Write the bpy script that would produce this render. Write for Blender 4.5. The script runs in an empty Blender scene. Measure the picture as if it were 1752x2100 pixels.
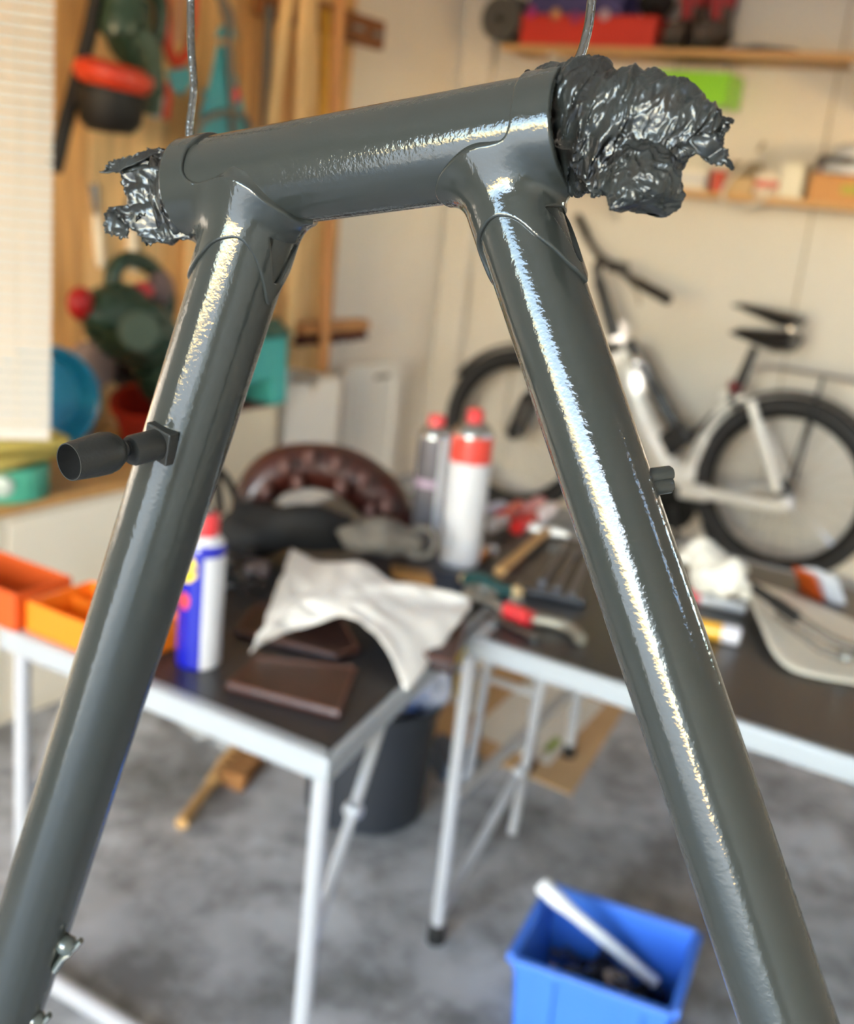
import bpy, bmesh, math, random
import numpy as np
from mathutils import Vector, Matrix, noise

random.seed(7)
SC = bpy.context.scene
COL = SC.collection

# ------------------------------------------------------------------ camera
# World = the garage: X runs along the back wall, Y towards it, Z up, metres.
F, CX, CY = 2300.0, 876.0, 1050.0
CAM = np.array([0.0, 0.0, 1.30])
_d = np.array([20 - CX, 9200 - CY, F]); _d /= np.linalg.norm(_d)
_f = np.array([0, 0, 1.0]) - _d * _d[2]; _f /= np.linalg.norm(_f)
_r = np.cross(_d, _f); _r /= np.linalg.norm(_r)
if _r[0] < 0: _r = -_r
_a = math.radians(-30)
_yaw = np.array([[math.cos(_a), math.sin(_a), 0], [-math.sin(_a), math.cos(_a), 0], [0, 0, 1]])
RM = _yaw @ np.array([_r, _f, -_d])            # lens axes (right, down, forward) to garage axes

cam_data = bpy.data.cameras.new('camera')
cam = bpy.data.objects.new('camera', cam_data)
COL.objects.link(cam)
m = Matrix.Identity(4)
for i, v in enumerate((RM @ [1, 0, 0], RM @ [0, -1, 0], RM @ [0, 0, -1])):
    for k in range(3): m[k][i] = v[k]
m.translation = Vector(CAM)
cam.matrix_world = m
cam_data.sensor_fit = 'HORIZONTAL'
cam_data.sensor_width = 36.0
cam_data.lens = F / 1752 * 36.0
cam_data.clip_start = 0.02
cam_data.clip_end = 200
cam_data.dof.use_dof = True
cam_data.dof.focus_distance = 0.385
cam_data.dof.aperture_fstop = cam_data.lens / 4.5
SC.camera = cam

# ------------------------------------------------------------------ sky, sun, exposure
world = bpy.data.worlds.new('sky'); SC.world = world
world.use_nodes = True
wn = world.node_tree.nodes; wl = world.node_tree.links
wn.clear()
w_out = wn.new('ShaderNodeOutputWorld'); w_bg = wn.new('ShaderNodeBackground'); w_sky = wn.new('ShaderNodeTexSky')
w_sky.sky_type = 'NISHITA'
w_sky.sun_disc = False
w_sky.sun_elevation = math.radians(15)
w_sky.sun_rotation = math.radians(142)
w_sky.air_density = 1.0; w_sky.dust_density = 0.6; w_sky.ozone_density = 1.0
w_bg.inputs['Strength'].default_value = 1.8
wl.new(w_sky.outputs[0], w_bg.inputs[0]); wl.new(w_bg.outputs[0], w_out.inputs[0])

SUN_DIR = Vector((-0.599, 0.753, -0.259)).normalized()     # the way the light travels
sun_data = bpy.data.lights.new('sun', 'SUN'); sun_data.energy = 10.0; sun_data.angle = math.radians(0.6)
sun_data.color = (1.0, 0.96, 0.90)
sun = bpy.data.objects.new('sun', sun_data); COL.objects.link(sun)
sun.rotation_euler = SUN_DIR.to_track_quat('-Z', 'Y').to_euler()
sun.location = (3, -4, 6)

SC.view_settings.view_transform = 'Standard'
SC.view_settings.look = 'None'
SC.view_settings.gamma = 1.0
SC.view_settings.use_curve_mapping = False
SC.view_settings.exposure = 1.05

# ------------------------------------------------------------------ measuring helpers
def ray(px, py): return RM @ np.array([(px - CX) / F, (py - CY) / F, 1.0])
def PZ(px, py, z): r = ray(px, py); return CAM + r * ((z - CAM[2]) / r[2])
def PX(px, py, x): r = ray(px, py); return CAM + r * (x / r[0])
def PY(px, py, y): r = ray(px, py); return CAM + r * (y / r[1])
def PD(px, py, d): return CAM + ray(px, py) * d
def depth(p): return float((RM.T @ (np.array(p) - CAM))[2])
def unit(v): v = np.array(v, float); return v / np.linalg.norm(v)

# ------------------------------------------------------------------ materials
def lin(c):
    out = []
    for v in c:
        v = v / 255.0
        out.append(v / 12.92 if v <= 0.04045 else ((v + 0.055) / 1.055) ** 2.4)
    return tuple(out) + (1.0,)
MATS = {}
def mat(name, rgb, rough=0.6, metal=0.0, coat=0.0, var=0.0, vscale=8.0, bump=0.0, bscale=60.0, rgb2=None,
        stretch=None, trans=0.0, sheen=0.0, spec=None, alpha=None, sss=0.0, translucent=0.0):
    if name in MATS: return MATS[name]
    mt = bpy.data.materials.new(name); mt.use_nodes = True
    nt = mt.node_tree; n = nt.nodes; l = nt.links
    b = n['Principled BSDF']
    b.inputs['Base Color'].default_value = lin(rgb)
    b.inputs['Roughness'].default_value = rough
    b.inputs['Metallic'].default_value = metal
    b.inputs['Coat Weight'].default_value = coat
    b.inputs['Coat Roughness'].default_value = 0.04
    b.inputs['Transmission Weight'].default_value = trans
    b.inputs['Sheen Weight'].default_value = sheen
    if spec is not None: b.inputs['Specular IOR Level'].default_value = spec
    if alpha is not None: b.inputs['Alpha'].default_value = alpha
    tc = n.new('ShaderNodeTexCoord'); mp = n.new('ShaderNodeMapping')
    l.new(tc.outputs['Object'], mp.inputs['Vector'])
    if stretch: mp.inputs['Scale'].default_value = stretch
    if var > 0 or rgb2:
        nz = n.new('ShaderNodeTexNoise'); nz.inputs['Scale'].default_value = vscale; nz.inputs['Detail'].default_value = 6
        l.new(mp.outputs[0], nz.inputs['Vector'])
        rp = n.new('ShaderNodeValToRGB')
        a = lin(rgb); c2 = lin(rgb2) if rgb2 else tuple(max(0, x * (1 - var)) for x in a[:3]) + (1,)
        rp.color_ramp.elements[0].position = 0.35; rp.color_ramp.elements[1].position = 0.65
        rp.color_ramp.elements[0].color = c2; rp.color_ramp.elements[1].color = a
        l.new(nz.outputs['Fac'], rp.inputs['Fac']); l.new(rp.outputs[0], b.inputs['Base Color'])
    if bump > 0:
        nb = n.new('ShaderNodeTexNoise'); nb.inputs['Scale'].default_value = bscale; nb.inputs['Detail'].default_value = 3
        l.new(mp.outputs[0], nb.inputs['Vector'])
        bp = n.new('ShaderNodeBump'); bp.inputs['Strength'].default_value = bump; bp.inputs['Distance'].default_value = 0.002
        l.new(nb.outputs['Fac'], bp.inputs['Height']); l.new(bp.outputs[0], b.inputs['Normal'])
        if coat > 0: l.new(bp.outputs[0], b.inputs['Coat Normal'])
    MATS[name] = mt
    return mt

def paint_material():
    """grey green gloss paint with orange peel"""
    mt = mat('grey_paint', (40, 43, 40), rough=0.6, coat=1.0, spec=0.2)
    nt = mt.node_tree; n = nt.nodes; l = nt.links; b = n['Principled BSDF']
    b.inputs['Coat Roughness'].default_value = 0.018
    b.inputs['Coat IOR'].default_value = 1.55
    tc = n.new('ShaderNodeTexCoord')
    nz = n.new('ShaderNodeTexNoise'); nz.inputs['Scale'].default_value = 750; nz.inputs['Detail'].default_value = 2
    nl = n.new('ShaderNodeTexNoise'); nl.inputs['Scale'].default_value = 260; nl.inputs['Detail'].default_value = 2
    l.new(tc.outputs['Object'], nz.inputs['Vector']); l.new(tc.outputs['Object'], nl.inputs['Vector'])
    ad = n.new('ShaderNodeMath'); ad.operation = 'ADD'
    l.new(nz.outputs['Fac'], ad.inputs[0]); l.new(nl.outputs['Fac'], ad.inputs[1])
    bp = n.new('ShaderNodeBump'); bp.inputs['Strength'].default_value = 0.20; bp.inputs['Distance'].default_value = 0.0004
    l.new(ad.outputs[0], bp.inputs['Height'])
    l.new(bp.outputs[0], b.inputs['Coat Normal'])
    return mt

# ------------------------------------------------------------------ object helpers
WM = {}                                       # world matrices of everything built so far
def finish(o, label=None, category=None, group=None, kind=None):
    if label: o['label'] = label
    if category: o['category'] = category
    if group: o['group'] = group
    if kind: o['kind'] = kind
    return o
def thing(name, label, category, loc=(0, 0, 0), rotz=0.0, group=None):
    o = bpy.data.objects.new(name, None); COL.objects.link(o)
    o.empty_display_size = 0.05
    o.location = tuple(float(x) for x in loc); o.rotation_euler = (0, 0, rotz)
    WM[o.name] = Matrix.Translation(o.location) @ Matrix.Rotation(rotz, 4, 'Z')
    return finish(o, label, category, group)

class B:
    """collects geometry for ONE mesh object"""
    def __init__(s): s.v = []; s.f = []; s.m = []
    def add(s, verts, faces, mi=0):
        o = len(s.v); s.v += [tuple(float(c) for c in p) for p in verts]
        s.f += [tuple(i + o for i in f) for f in faces]; s.m += [mi] * len(faces); return s
    def box(s, c, size, R=None, mi=0, taper=1.0):
        hx, hy, hz = (x / 2 for x in size)
        pts = [(-hx, -hy, -hz), (hx, -hy, -hz), (hx, hy, -hz), (-hx, hy, -hz)]
        pts += [(x * taper, y * taper, hz) for x, y, _ in pts]
        R = np.eye(3) if R is None else np.array(R)
        return s.add([np.array(c) + R @ np.array(p) for p in pts],
                     [(3, 2, 1, 0), (4, 5, 6, 7), (0, 1, 5, 4), (1, 2, 6, 5), (2, 3, 7, 6), (3, 0, 4, 7)], mi)
    def tube(s, pts, r, n=12, caps=True, mi=0, squash=None, closed=False):
        pts = [np.array(p, float) for p in pts]; k = len(pts)
        rs = [r] * k if not hasattr(r, '__len__') else list(r)
        T = []
        for i in range(k):
            if closed: t = pts[(i + 1) % k] - pts[i - 1]
            else: t = pts[min(i + 1, k - 1)] - pts[max(i - 1, 0)]
            T.append(unit(t))
        ref = np.array([0, 0, 1.0]) if abs(T[0][2]) < 0.9 else np.array([1.0, 0, 0])
        e = unit(np.cross(T[0], ref)); vs = []
        for i in range(k):
            e = unit(e - T[i] * (e @ T[i])); g = np.cross(T[i], e)
            for j in range(n):
                a = 2 * math.pi * j / n
                vs.append(pts[i] + rs[i] * (math.cos(a) * e + math.sin(a) * g * (squash or 1.0)))
        fs = []
        for i in range(k if closed else k - 1):
            i2 = (i + 1) % k
            for j in range(n):
                j2 = (j + 1) % n
                fs.append((i * n + j, i * n + j2, i2 * n + j2, i2 * n + j))
        if caps and not closed:
            fs.append(tuple(range(n - 1, -1, -1))); fs.append(tuple((k - 1) * n + j for j in range(n)))
        return s.add(vs, fs, mi)
    def lathe(s, prof, base, axis=(0, 0, 1), n=32, mi=None, caps=True):
        """prof: (radius, height[, material]) from bottom to top"""
        ax = unit(axis); ref = np.array([1.0, 0, 0]) if abs(ax[0]) < 0.9 else np.array([0, 1.0, 0])
        e = unit(np.cross(np.cross(ax, ref), ax)); g = np.cross(ax, e); o = len(s.v)
        for p in prof:
            for j in range(n):
                a = 2 * math.pi * j / n
                q = np.array(base) + ax * p[1] + p[0] * (math.cos(a) * e + math.sin(a) * g)
                s.v.append(tuple(float(c) for c in q))
        for i in range(len(prof) - 1):
            for j in range(n):
                j2 = (j + 1) % n
                s.f.append((o + i * n + j, o + i * n + j2, o + (i + 1) * n + j2, o + (i + 1) * n + j))
                s.m.append((prof[i][2] if len(prof[i]) > 2 else 0) if mi is None else mi)
        if caps:
            k = len(prof)
            s.f.append(tuple(o + j for j in range(n - 1, -1, -1))); s.m.append(prof[0][2] if len(prof[0]) > 2 else (mi or 0))
            s.f.append(tuple(o + (k - 1) * n + j for j in range(n))); s.m.append(prof[-1][2] if len(prof[-1]) > 2 else (mi or 0))
        return s
    def prism(s, poly, ext, mi=0):
        """poly: 3D points of a flat outline; ext: extrusion vector"""
        k = len(poly); ext = np.array(ext, float); p = [np.array(q, float) for q in poly]
        return s.add(p + [q + ext for q in p],
                     [tuple(range(k - 1, -1, -1)), tuple(range(k, 2 * k))] +
                     [(i, (i + 1) % k, k + (i + 1) % k, k + i) for i in range(k)], mi)
    def grid(s, fn, nu, nv, mi=0, wrap=False):
        vs = [fn(i / nu, j / nv) for i in range(nu + 1) for j in range(nv + (0 if wrap else 1))]
        w = nv + (0 if wrap else 1); fs = []
        for i in range(nu):
            for j in range(nv):
                j2 = (j + 1) % w
                fs.append((i * w + j, i * w + j2, (i + 1) * w + j2, (i + 1) * w + j))
        return s.add(vs, fs, mi)
    def ball(s, c, r, n=16, mi=0, R=None):
        r = (r, r, r) if not hasattr(r, '__len__') else r
        R = np.eye(3) if R is None else np.array(R); k = n // 2
        def fn(u, v):
            t = math.pi * u; a = 2 * math.pi * v
            return np.array(c) + R @ np.array([r[0] * math.sin(t) * math.cos(a), r[1] * math.sin(t) * math.sin(a), -r[2] * math.cos(t)])
        return s.grid(fn, k, n, mi, wrap=True)
    def torus(s, c, R_, r, axis=(0, 0, 1), n=48, k=12, mi=0, a0=0, a1=2 * math.pi):
        ax = unit(axis); ref = np.array([0, 0, 1.0]) if abs(ax[2]) < 0.9 else np.array([1.0, 0, 0])
        e = unit(np.cross(ref, ax)); g = np.cross(ax, e); full = abs(a1 - a0 - 2 * math.pi) < 1e-6
        cnt = n if full else n + 1
        pts = [np.array(c) + R_ * (math.cos(a0 + (a1 - a0) * i / n) * e + math.sin(a0 + (a1 - a0) * i / n) * g) for i in range(cnt)]
        return s.tube(pts, r, k, mi=mi, closed=full)
    def build(s, name, mats, parent=None, smooth=True, local=False, bevel=0.0, label=None, category=None, group=None, kind=None, solid=0.0, sub=0, angle=40):
        me = bpy.data.meshes.new(name)
        P = np.array(s.v, float)
        pm = WM[parent.name] if parent else Matrix.Identity(4)
        if local: c = np.zeros(3)
        else: c = (P.min(0) + P.max(0)) / 2
        me.from_pydata([tuple(p) for p in (P - c)], [], s.f)
        mats = mats if isinstance(mats, (list, tuple)) else [mats]
        for x in mats: me.materials.append(x)
        me.polygons.foreach_set('material_index', [min(i, len(mats) - 1) for i in s.m])
        bm = bmesh.new(); bm.from_mesh(me); bmesh.ops.recalc_face_normals(bm, faces=bm.faces); bm.to_mesh(me); bm.free()
        if smooth:
            me.polygons.foreach_set('use_smooth', [True] * len(me.polygons))
            try: me.set_sharp_from_angle(angle=math.radians(angle))
            except Exception: pass
        me.update()
        o = bpy.data.objects.new(name, me); COL.objects.link(o)
        if parent:
            o.parent = parent
            if not local: o.matrix_parent_inverse = pm.inverted()
        o.location = tuple(c)
        WM[o.name] = (pm if local else Matrix.Identity(4)) @ Matrix.Translation(Vector(c))
        if bevel > 0:
            md = o.modifiers.new('bevel', 'BEVEL'); md.width = bevel; md.segments = 2; md.limit_method = 'ANGLE'; md.angle_limit = math.radians(40)
        if solid > 0:
            md = o.modifiers.new('thickness', 'SOLIDIFY'); md.thickness = solid; md.offset = 0
        if sub > 0:
            md = o.modifiers.new('smooth', 'SUBSURF'); md.levels = sub; md.render_levels = sub
        return finish(o, label, category, group, kind)
def dup(root, loc, rotz=0.0, label=None, group=None):
    def cp(o, par):
        c = o.copy(); COL.objects.link(c); c.parent = par
        if par is not None: c.matrix_parent_inverse = o.matrix_parent_inverse.copy()
        for ch in o.children: cp(ch, c)
        return c
    r = cp(root, None); r.location = tuple(float(x) for x in loc); r.rotation_euler = (0, 0, rotz)
    WM[r.name] = Matrix.Translation(r.location) @ Matrix.Rotation(rotz, 4, 'Z')
    if label: r['label'] = label
    if group: r['group'] = group
    return r
def smooth_path(pts, n=24):
    """Catmull-Rom through the points"""
    p = [np.array(q, float) for q in pts]; p = [2 * p[0] - p[1]] + p + [2 * p[-1] - p[-2]]; out = []
    k = len(p) - 3
    for i in range(k):
        for j in range(n):
            t = j / n; a, b, c, d = p[i:i + 4]
            out.append(0.5 * ((2 * b) + (c - a) * t + (2 * a - 5 * b + 4 * c - d) * t * t + (-a + 3 * b - 3 * c + d) * t ** 3))
    out.append(p[-2]); return out
def rotz3(a): return np.array([[math.cos(a), -math.sin(a), 0], [math.sin(a), math.cos(a), 0], [0, 0, 1]])
def frame_from(x, z):
    x = unit(x); z = np.array(z, float); z = unit(z - x * (z @ x)); y = np.cross(z, x)
    return np.stack([x, y, z], 1)
# ------------------------------------------------------------------ the garage shell
YB, XL, XR, YF, ZC = 4.62, -2.73, 1.25, -1.85, 2.50
M_plaster = mat('plaster', (240, 229, 215), rough=0.85, var=0.06, vscale=2.5, bump=0.15, bscale=90)
M_panel = mat('wall_panel_cream', (213, 206, 196), rough=0.7, var=0.05, vscale=1.6, bump=0.1, bscale=120)
M_joint = mat('wall_joint', (150, 136, 112), rough=0.9)
M_ceil = mat('ceiling_white', (238, 232, 222), rough=0.9, var=0.05)
M_conc = mat('garage_concrete', (204, 204, 206), rough=0.62, rgb2=(156, 156, 157), vscale=3.2, bump=0.25, bscale=70)
M_frontwall = mat('front_wall', (205, 198, 188), rough=0.9, var=0.1)
M_drive = mat('driveway_slabs', (206, 200, 190), rough=0.9, var=0.18, vscale=1.5)

def concrete_stains(mt):
    nt = mt.node_tree; n = nt.nodes; l = nt.links; b = n['Principled BSDF']
    tc = n['Texture Coordinate'] if 'Texture Coordinate' in n else n.new('ShaderNodeTexCoord')
    src = b.inputs['Base Color'].links[0].from_socket
    nz = n.new('ShaderNodeTexNoise'); nz.inputs['Scale'].default_value = 7.5; nz.inputs['Detail'].default_value = 9; nz.inputs['Roughness'].default_value = 0.72
    l.new(tc.outputs['Object'], nz.inputs['Vector'])
    rp = n.new('ShaderNodeValToRGB'); rp.color_ramp.elements[0].position = 0.40; rp.color_ramp.elements[1].position = 0.56
    rp.color_ramp.elements[0].color = (0.50, 0.49, 0.48, 1); rp.color_ramp.elements[1].color = (1, 1, 1, 1)
    l.new(nz.outputs['Fac'], rp.inputs['Fac'])
    mx = n.new('ShaderNodeMix'); mx.data_type = 'RGBA'; mx.blend_type = 'MULTIPLY'; mx.inputs['Factor'].default_value = 1.0
    l.new(src, mx.inputs['A']); l.new(rp.outputs[0], mx.inputs['B']); l.new(mx.outputs['Result'], b.inputs['Base Color'])
concrete_stains(M_conc)

def struct(name, b, mats, parent=None, **k):
    return b.build(name, mats, parent, kind=None if parent else 'structure', **k)
struct('floor', B().box(((XL + XR) / 2, (YF + YB) / 2, -0.05), (XR - XL, YB - YF, 0.1)), M_conc, smooth=False)
struct('ceiling', B().box(((XL + XR) / 2, (YF + YB) / 2, ZC + 0.05), (XR - XL, YB - YF, 0.1)), M_ceil, smooth=False)
wall_back = struct('wall_back', B().box(((XL + XR) / 2, YB + 0.06, ZC / 2), (XR - XL, 0.1, ZC)), M_joint, smooth=False)
seams = [XL, -2.30, -1.09, 0.12, XR]
for a, b_ in zip(seams[:-1], seams[1:]):
    B().box(((a + b_) / 2, YB + 0.006, ZC / 2), (b_ - a - 0.007, 0.012, ZC)).build('wall_panel', M_panel, wall_back, smooth=False, bevel=0.002)
wall_left = struct('wall_left', B().box((XL - 0.05, (YF + YB) / 2, ZC / 2), (0.1, YB - YF, ZC)), M_plaster, smooth=False)
# wooden boards nailed to the left wall
woods = []
for i, c in enumerate([(244, 194, 128), (236, 182, 114), (248, 204, 142), (230, 174, 108)]):
    woods.append(mat('board_wood_%d' % i, c, rough=0.6, rgb2=tuple(int(x * 0.86) for x in c), vscale=5, stretch=(6, 6, 0.6), bump=0.1, bscale=20))
y = 1.30; i = 0
while y < 3.74:
    w = min(0.165, 3.76 - y)
    B().box((XL + 0.011, y + w / 2, ZC / 2), (0.022 + 0.003 * (i % 2), w - 0.006, ZC)).build('board', woods[(i * 3 + i // 4) % 4], wall_left, smooth=False, bevel=0.002)
    y += w; i += 1
# right wall with a small added slot that throws sun on the bicycle, front wall with the open garage door
WY0, WY1, WZ0, WZ1 = 0.64, 0.80, 1.86, 2.20
wr = B()
VY0, VY1, VZ0, VZ1 = 2.60, 3.30, 1.40, 1.90  # second opening, unseen, added to bring fill light to the left wall
for (y0, y1, z0, z1) in ((YF, WY0, 0, ZC), (WY1, VY0, 0, ZC), (WY0, WY1, 0, WZ0), (WY0, WY1, WZ1, ZC), (VY0, VY1, 0, VZ0), (VY0, VY1, VZ1, ZC), (VY1, YB, 0, ZC)):
    wr.box((XR + 0.04, (y0 + y1) / 2, (z0 + z1) / 2), (0.08, y1 - y0, z1 - z0))
struct('wall_right', wr, M_plaster, smooth=False)
w1 = B()  # frame around the added fill light opening
for (y0, y1, z0, z1) in ((VY0 - .06, VY1 + .06, VZ0 - .06, VZ0), (VY0 - .06, VY1 + .06, VZ1, VZ1 + .06), (VY0 - .06, VY0, VZ0, VZ1), (VY1, VY1 + .06, VZ0, VZ1), ((VY0 + VY1) / 2 - .025, (VY0 + VY1) / 2 + .025, VZ0, VZ1)):
    w1.box((XR - .012, (y0 + y1) / 2, (z0 + z1) / 2), (.024, y1 - y0, z1 - z0))
struct('fill_light_opening', w1, M_ceil, smooth=False)
DX0, DX1, DZ = -1.45, 0.70, 2.12
wf = B()
for (x0, x1, z0, z1) in ((XL - 0.1, DX0, 0, ZC), (DX1, XR + 0.08, 0, ZC), (DX0, DX1, DZ, ZC)):
    wf.box(((x0 + x1) / 2, YF - 0.08, (z0 + z1) / 2), (x1 - x0, 0.16, z1 - z0))
struct('wall_front', wf, M_frontwall, smooth=False)
struct('wall_sun_blocker', B().box((1.16, YF - 1.93, 1.2), (0.12, 3.5, 2.5)), M_frontwall, smooth=False)  # unseen wall, added to keep direct sun out of the door
struct('floor_driveway', B().box((0, YF - 20, -0.09), (60, 40, 0.1)), M_drive, smooth=False)
# pilaster in the corner and the strip of skirting
struct('trim_1', B().box((XL + 0.10, YB - 0.03, ZC / 2), (0.15, 0.06, ZC - 0.002)), M_panel, smooth=False, bevel=0.01)
struct('baseboard_back', B().box(((XL + XR) / 2 + 0.1, YB - 0.009, 0.04), (XR - XL - 0.22, 0.018, 0.08)), M_plaster, smooth=False, bevel=0.003)
# ------------------------------------------------------------------ bicycle frame (head tube, two tubes, lugs)
M_paint = paint_material()
def lens_pt(px, py, z): return np.array([(px - CX) / F * z, (py - CY) / F * z, z])
_R, _L = lens_pt(1176, 264, .363), lens_pt(396, 388, .443)
_h = unit(_R - _L)
_n0 = unit(np.cross(_h, [0, 1, 0])); _t = math.radians(4)
_n = _n0 * math.cos(_t) + np.cross(_h, _n0) * math.sin(_t)
def on_frame(px, py):
    r = np.array([(px - CX) / F, (py - CY) / F, 1.0]); return r * ((_n @ _R) / (_n @ r))
def W(p): return CAM + RM @ np.array(p)
HT0, HT1 = W(_L), W(_R); HX = unit(HT1 - HT0); HLEN = float(np.linalg.norm(HT1 - HT0))
t0, t1 = W(on_frame(1100, 560)), W(on_frame(1585, 2000)); TT = unit(t1 - t0)
d0, d1 = W(on_frame(490, 560)), W(on_frame(130, 1700)); DT = unit(d1 - d0)
def on_head(p, v):
    A = np.stack([HX, -v], 1); return float(np.linalg.lstsq(A, p - HT0, rcond=None)[0][0])
sd, st = on_head(d0, DT), on_head(t0, TT)
TT0, DT0 = HT0 + HX * st, HT0 + HX * sd
R_HT, R_TT, R_DT, LUG = 0.0185, 0.01475, 0.01725, 0.0013

FRM = thing('bicycle_frame', 'bare steel bicycle frame painted glossy grey green, hanging from two wires', 'bicycle frame', (HT0 + HT1) / 2)
def pipe(name, a, b, r, wall=0.0012, n=160, rings=60):
    bb = B(); pts = [a + (b - a) * i / rings for i in range(rings + 1)]
    bb.tube(pts, r, n, caps=False)
    inner = B().tube(pts, r - wall, 64, caps=False)
    bb.add(inner.v, [tuple(reversed(f)) for f in inner.f])
    return bb.build(name, M_paint, FRM)
pipe('head_tube', HT0 + HX * 0.0006, HT1 - HX * 0.0006, R_HT)
pipe('top_tube', TT0 + TT * 0.012, TT0 + TT * 0.56, R_TT)
pipe('down_tube', DT0 + DT * 0.012, DT0 + DT * 0.62, R_DT)

def poly_sdf(poly, xs, ys):
    """signed distance (negative inside) of a closed outline on a raster"""
    P = np.array(poly); Q = np.roll(P, -1, 0)
    X, Y = np.meshgrid(xs, ys, indexing='ij'); d2 = np.full(X.shape, 1e9); ins = np.zeros(X.shape, bool)
    for (ax, ay), (bx, by) in zip(P, Q):
        ex, ey = bx - ax, by - ay; L2 = ex * ex + ey * ey
        if L2 < 1e-18: continue
        t = np.clip(((X - ax) * ex + (Y - ay) * ey) / L2, 0, 1)
        d2 = np.minimum(d2, (X - ax - t * ex) ** 2 + (Y - ay - t * ey) ** 2)
        if ay != by:
            c = ((ay > Y) != (by > Y)) & (X < (bx - ax) * (Y - ay) / (by - ay) + ax); ins ^= c
    return np.where(ins, -1, 1) * np.sqrt(d2)
def look(tab, xs, ys, x, y):
    fx = np.clip((x - xs[0]) / (xs[1] - xs[0]), 0, len(xs) - 1.001); fy = np.clip((y - ys[0]) / (ys[1] - ys[0]), 0, len(ys) - 1.001)
    i = fx.astype(int); j = fy.astype(int); a = fx - i; b = fy - j
    return (tab[i, j] * (1 - a) + tab[i + 1, j] * a) * (1 - b) + (tab[i, j + 1] * (1 - a) + tab[i + 1, j + 1] * a) * b
def smax(a, b, k):
    h = np.clip(0.5 - 0.5 * (b - a) / k, 0, 1); return b * (1 - h) + a * h + k * h * (1 - h)
def smin(a, b, k): return -smax(-a, -b, k)
def spline2(pts, n=10):
    return [tuple(p[:2]) for p in smooth_path([(x, y, 0) for x, y in pts], n)]
MM = 0.001
def lug_sdf(head_edge, head_end, side, br_r, br_dir, br_s, edge, window):
    """head_edge: (along head tube mm, degrees from the tube side); edge: (degrees, mm along the branch)"""
    rh = R_HT + LUG; rb = br_r + LUG
    xs = np.linspace(-0.03, 0.20, 461); ws = np.linspace(-0.004, math.pi * rh + 0.004, 150)
    he = spline2([(e * MM, math.radians(f) * rh) for e, f in head_edge])
    far = head_end
    poly = he + [(far, -0.02), (far, math.pi * rh + 0.02), (he[0][0], math.pi * rh + 0.02)]
    poly = [(he[0][0], math.pi * rh + 0.02)] + he + [(he[-1][0], -0.02), (far, -0.02), (far, math.pi * rh + 0.02)]
    tabH = poly_sdf(poly, xs, ws)
    ss = np.linspace(-0.02, 0.09, 260); vs = np.linspace(-0.004, math.pi * rb + 0.004, 140)
    be = spline2([(s * MM, math.radians(a) * rb) for a, s in edge])
    polyB = [(be[0][0], -0.02)] + be + [(be[-1][0], math.pi * rb + 0.02), (-0.05, math.pi * rb + 0.02), (-0.05, -0.02)]
    tabB = poly_sdf(polyB, ss, vs)
    win = spline2([(s * MM, math.radians(a) * rb) for a, s in window], 6)
    c0 = 0.0 if window[0][0] < 90 else math.pi * rb
    k0 = -0.02 if c0 == 0 else math.pi * rb + 0.02
    polyW = [(win[0][0], k0)] + win + [(win[-1][0], k0)]
    tabW = poly_sdf(polyW, ss, vs)
    bx, by = float(br_dir @ HX), 0.0
    perp = unit(br_dir - HX * bx)
    def f(x, y, z):                                   # head tube coordinates: x along, y to the branch side, z sideways
        q = np.sqrt(y * y + z * z); a = q - rh
        phi = np.abs(np.arctan2(np.abs(z), y)) * rh
        gh = look(tabH, xs, ws, x, phi)
        c = bx; s_ = math.sqrt(1 - bx * bx)
        X = x - br_s; along = X * c + y * s_; ac = X * s_ - y * c          # ac: across, + towards +x
        qb = np.sqrt(ac * ac + z * z); b = qb - rb
        psi = np.abs(np.arctan2(np.abs(z), ac * side)) * rb
        gb = look(tabB, ss, vs, along, psi); gw = look(tabW, ss, vs, along, psi)
        hd = smax(a, gh, 0.0009)
        br = smax(smax(b, gb, 0.0009), -gw, 0.0006)
        br = np.maximum(br, -along)
        r = smin(hd, br, 0.0075)
        return np.maximum(r, (R_HT - 0.0012) - q)
    return f, perp
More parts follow.
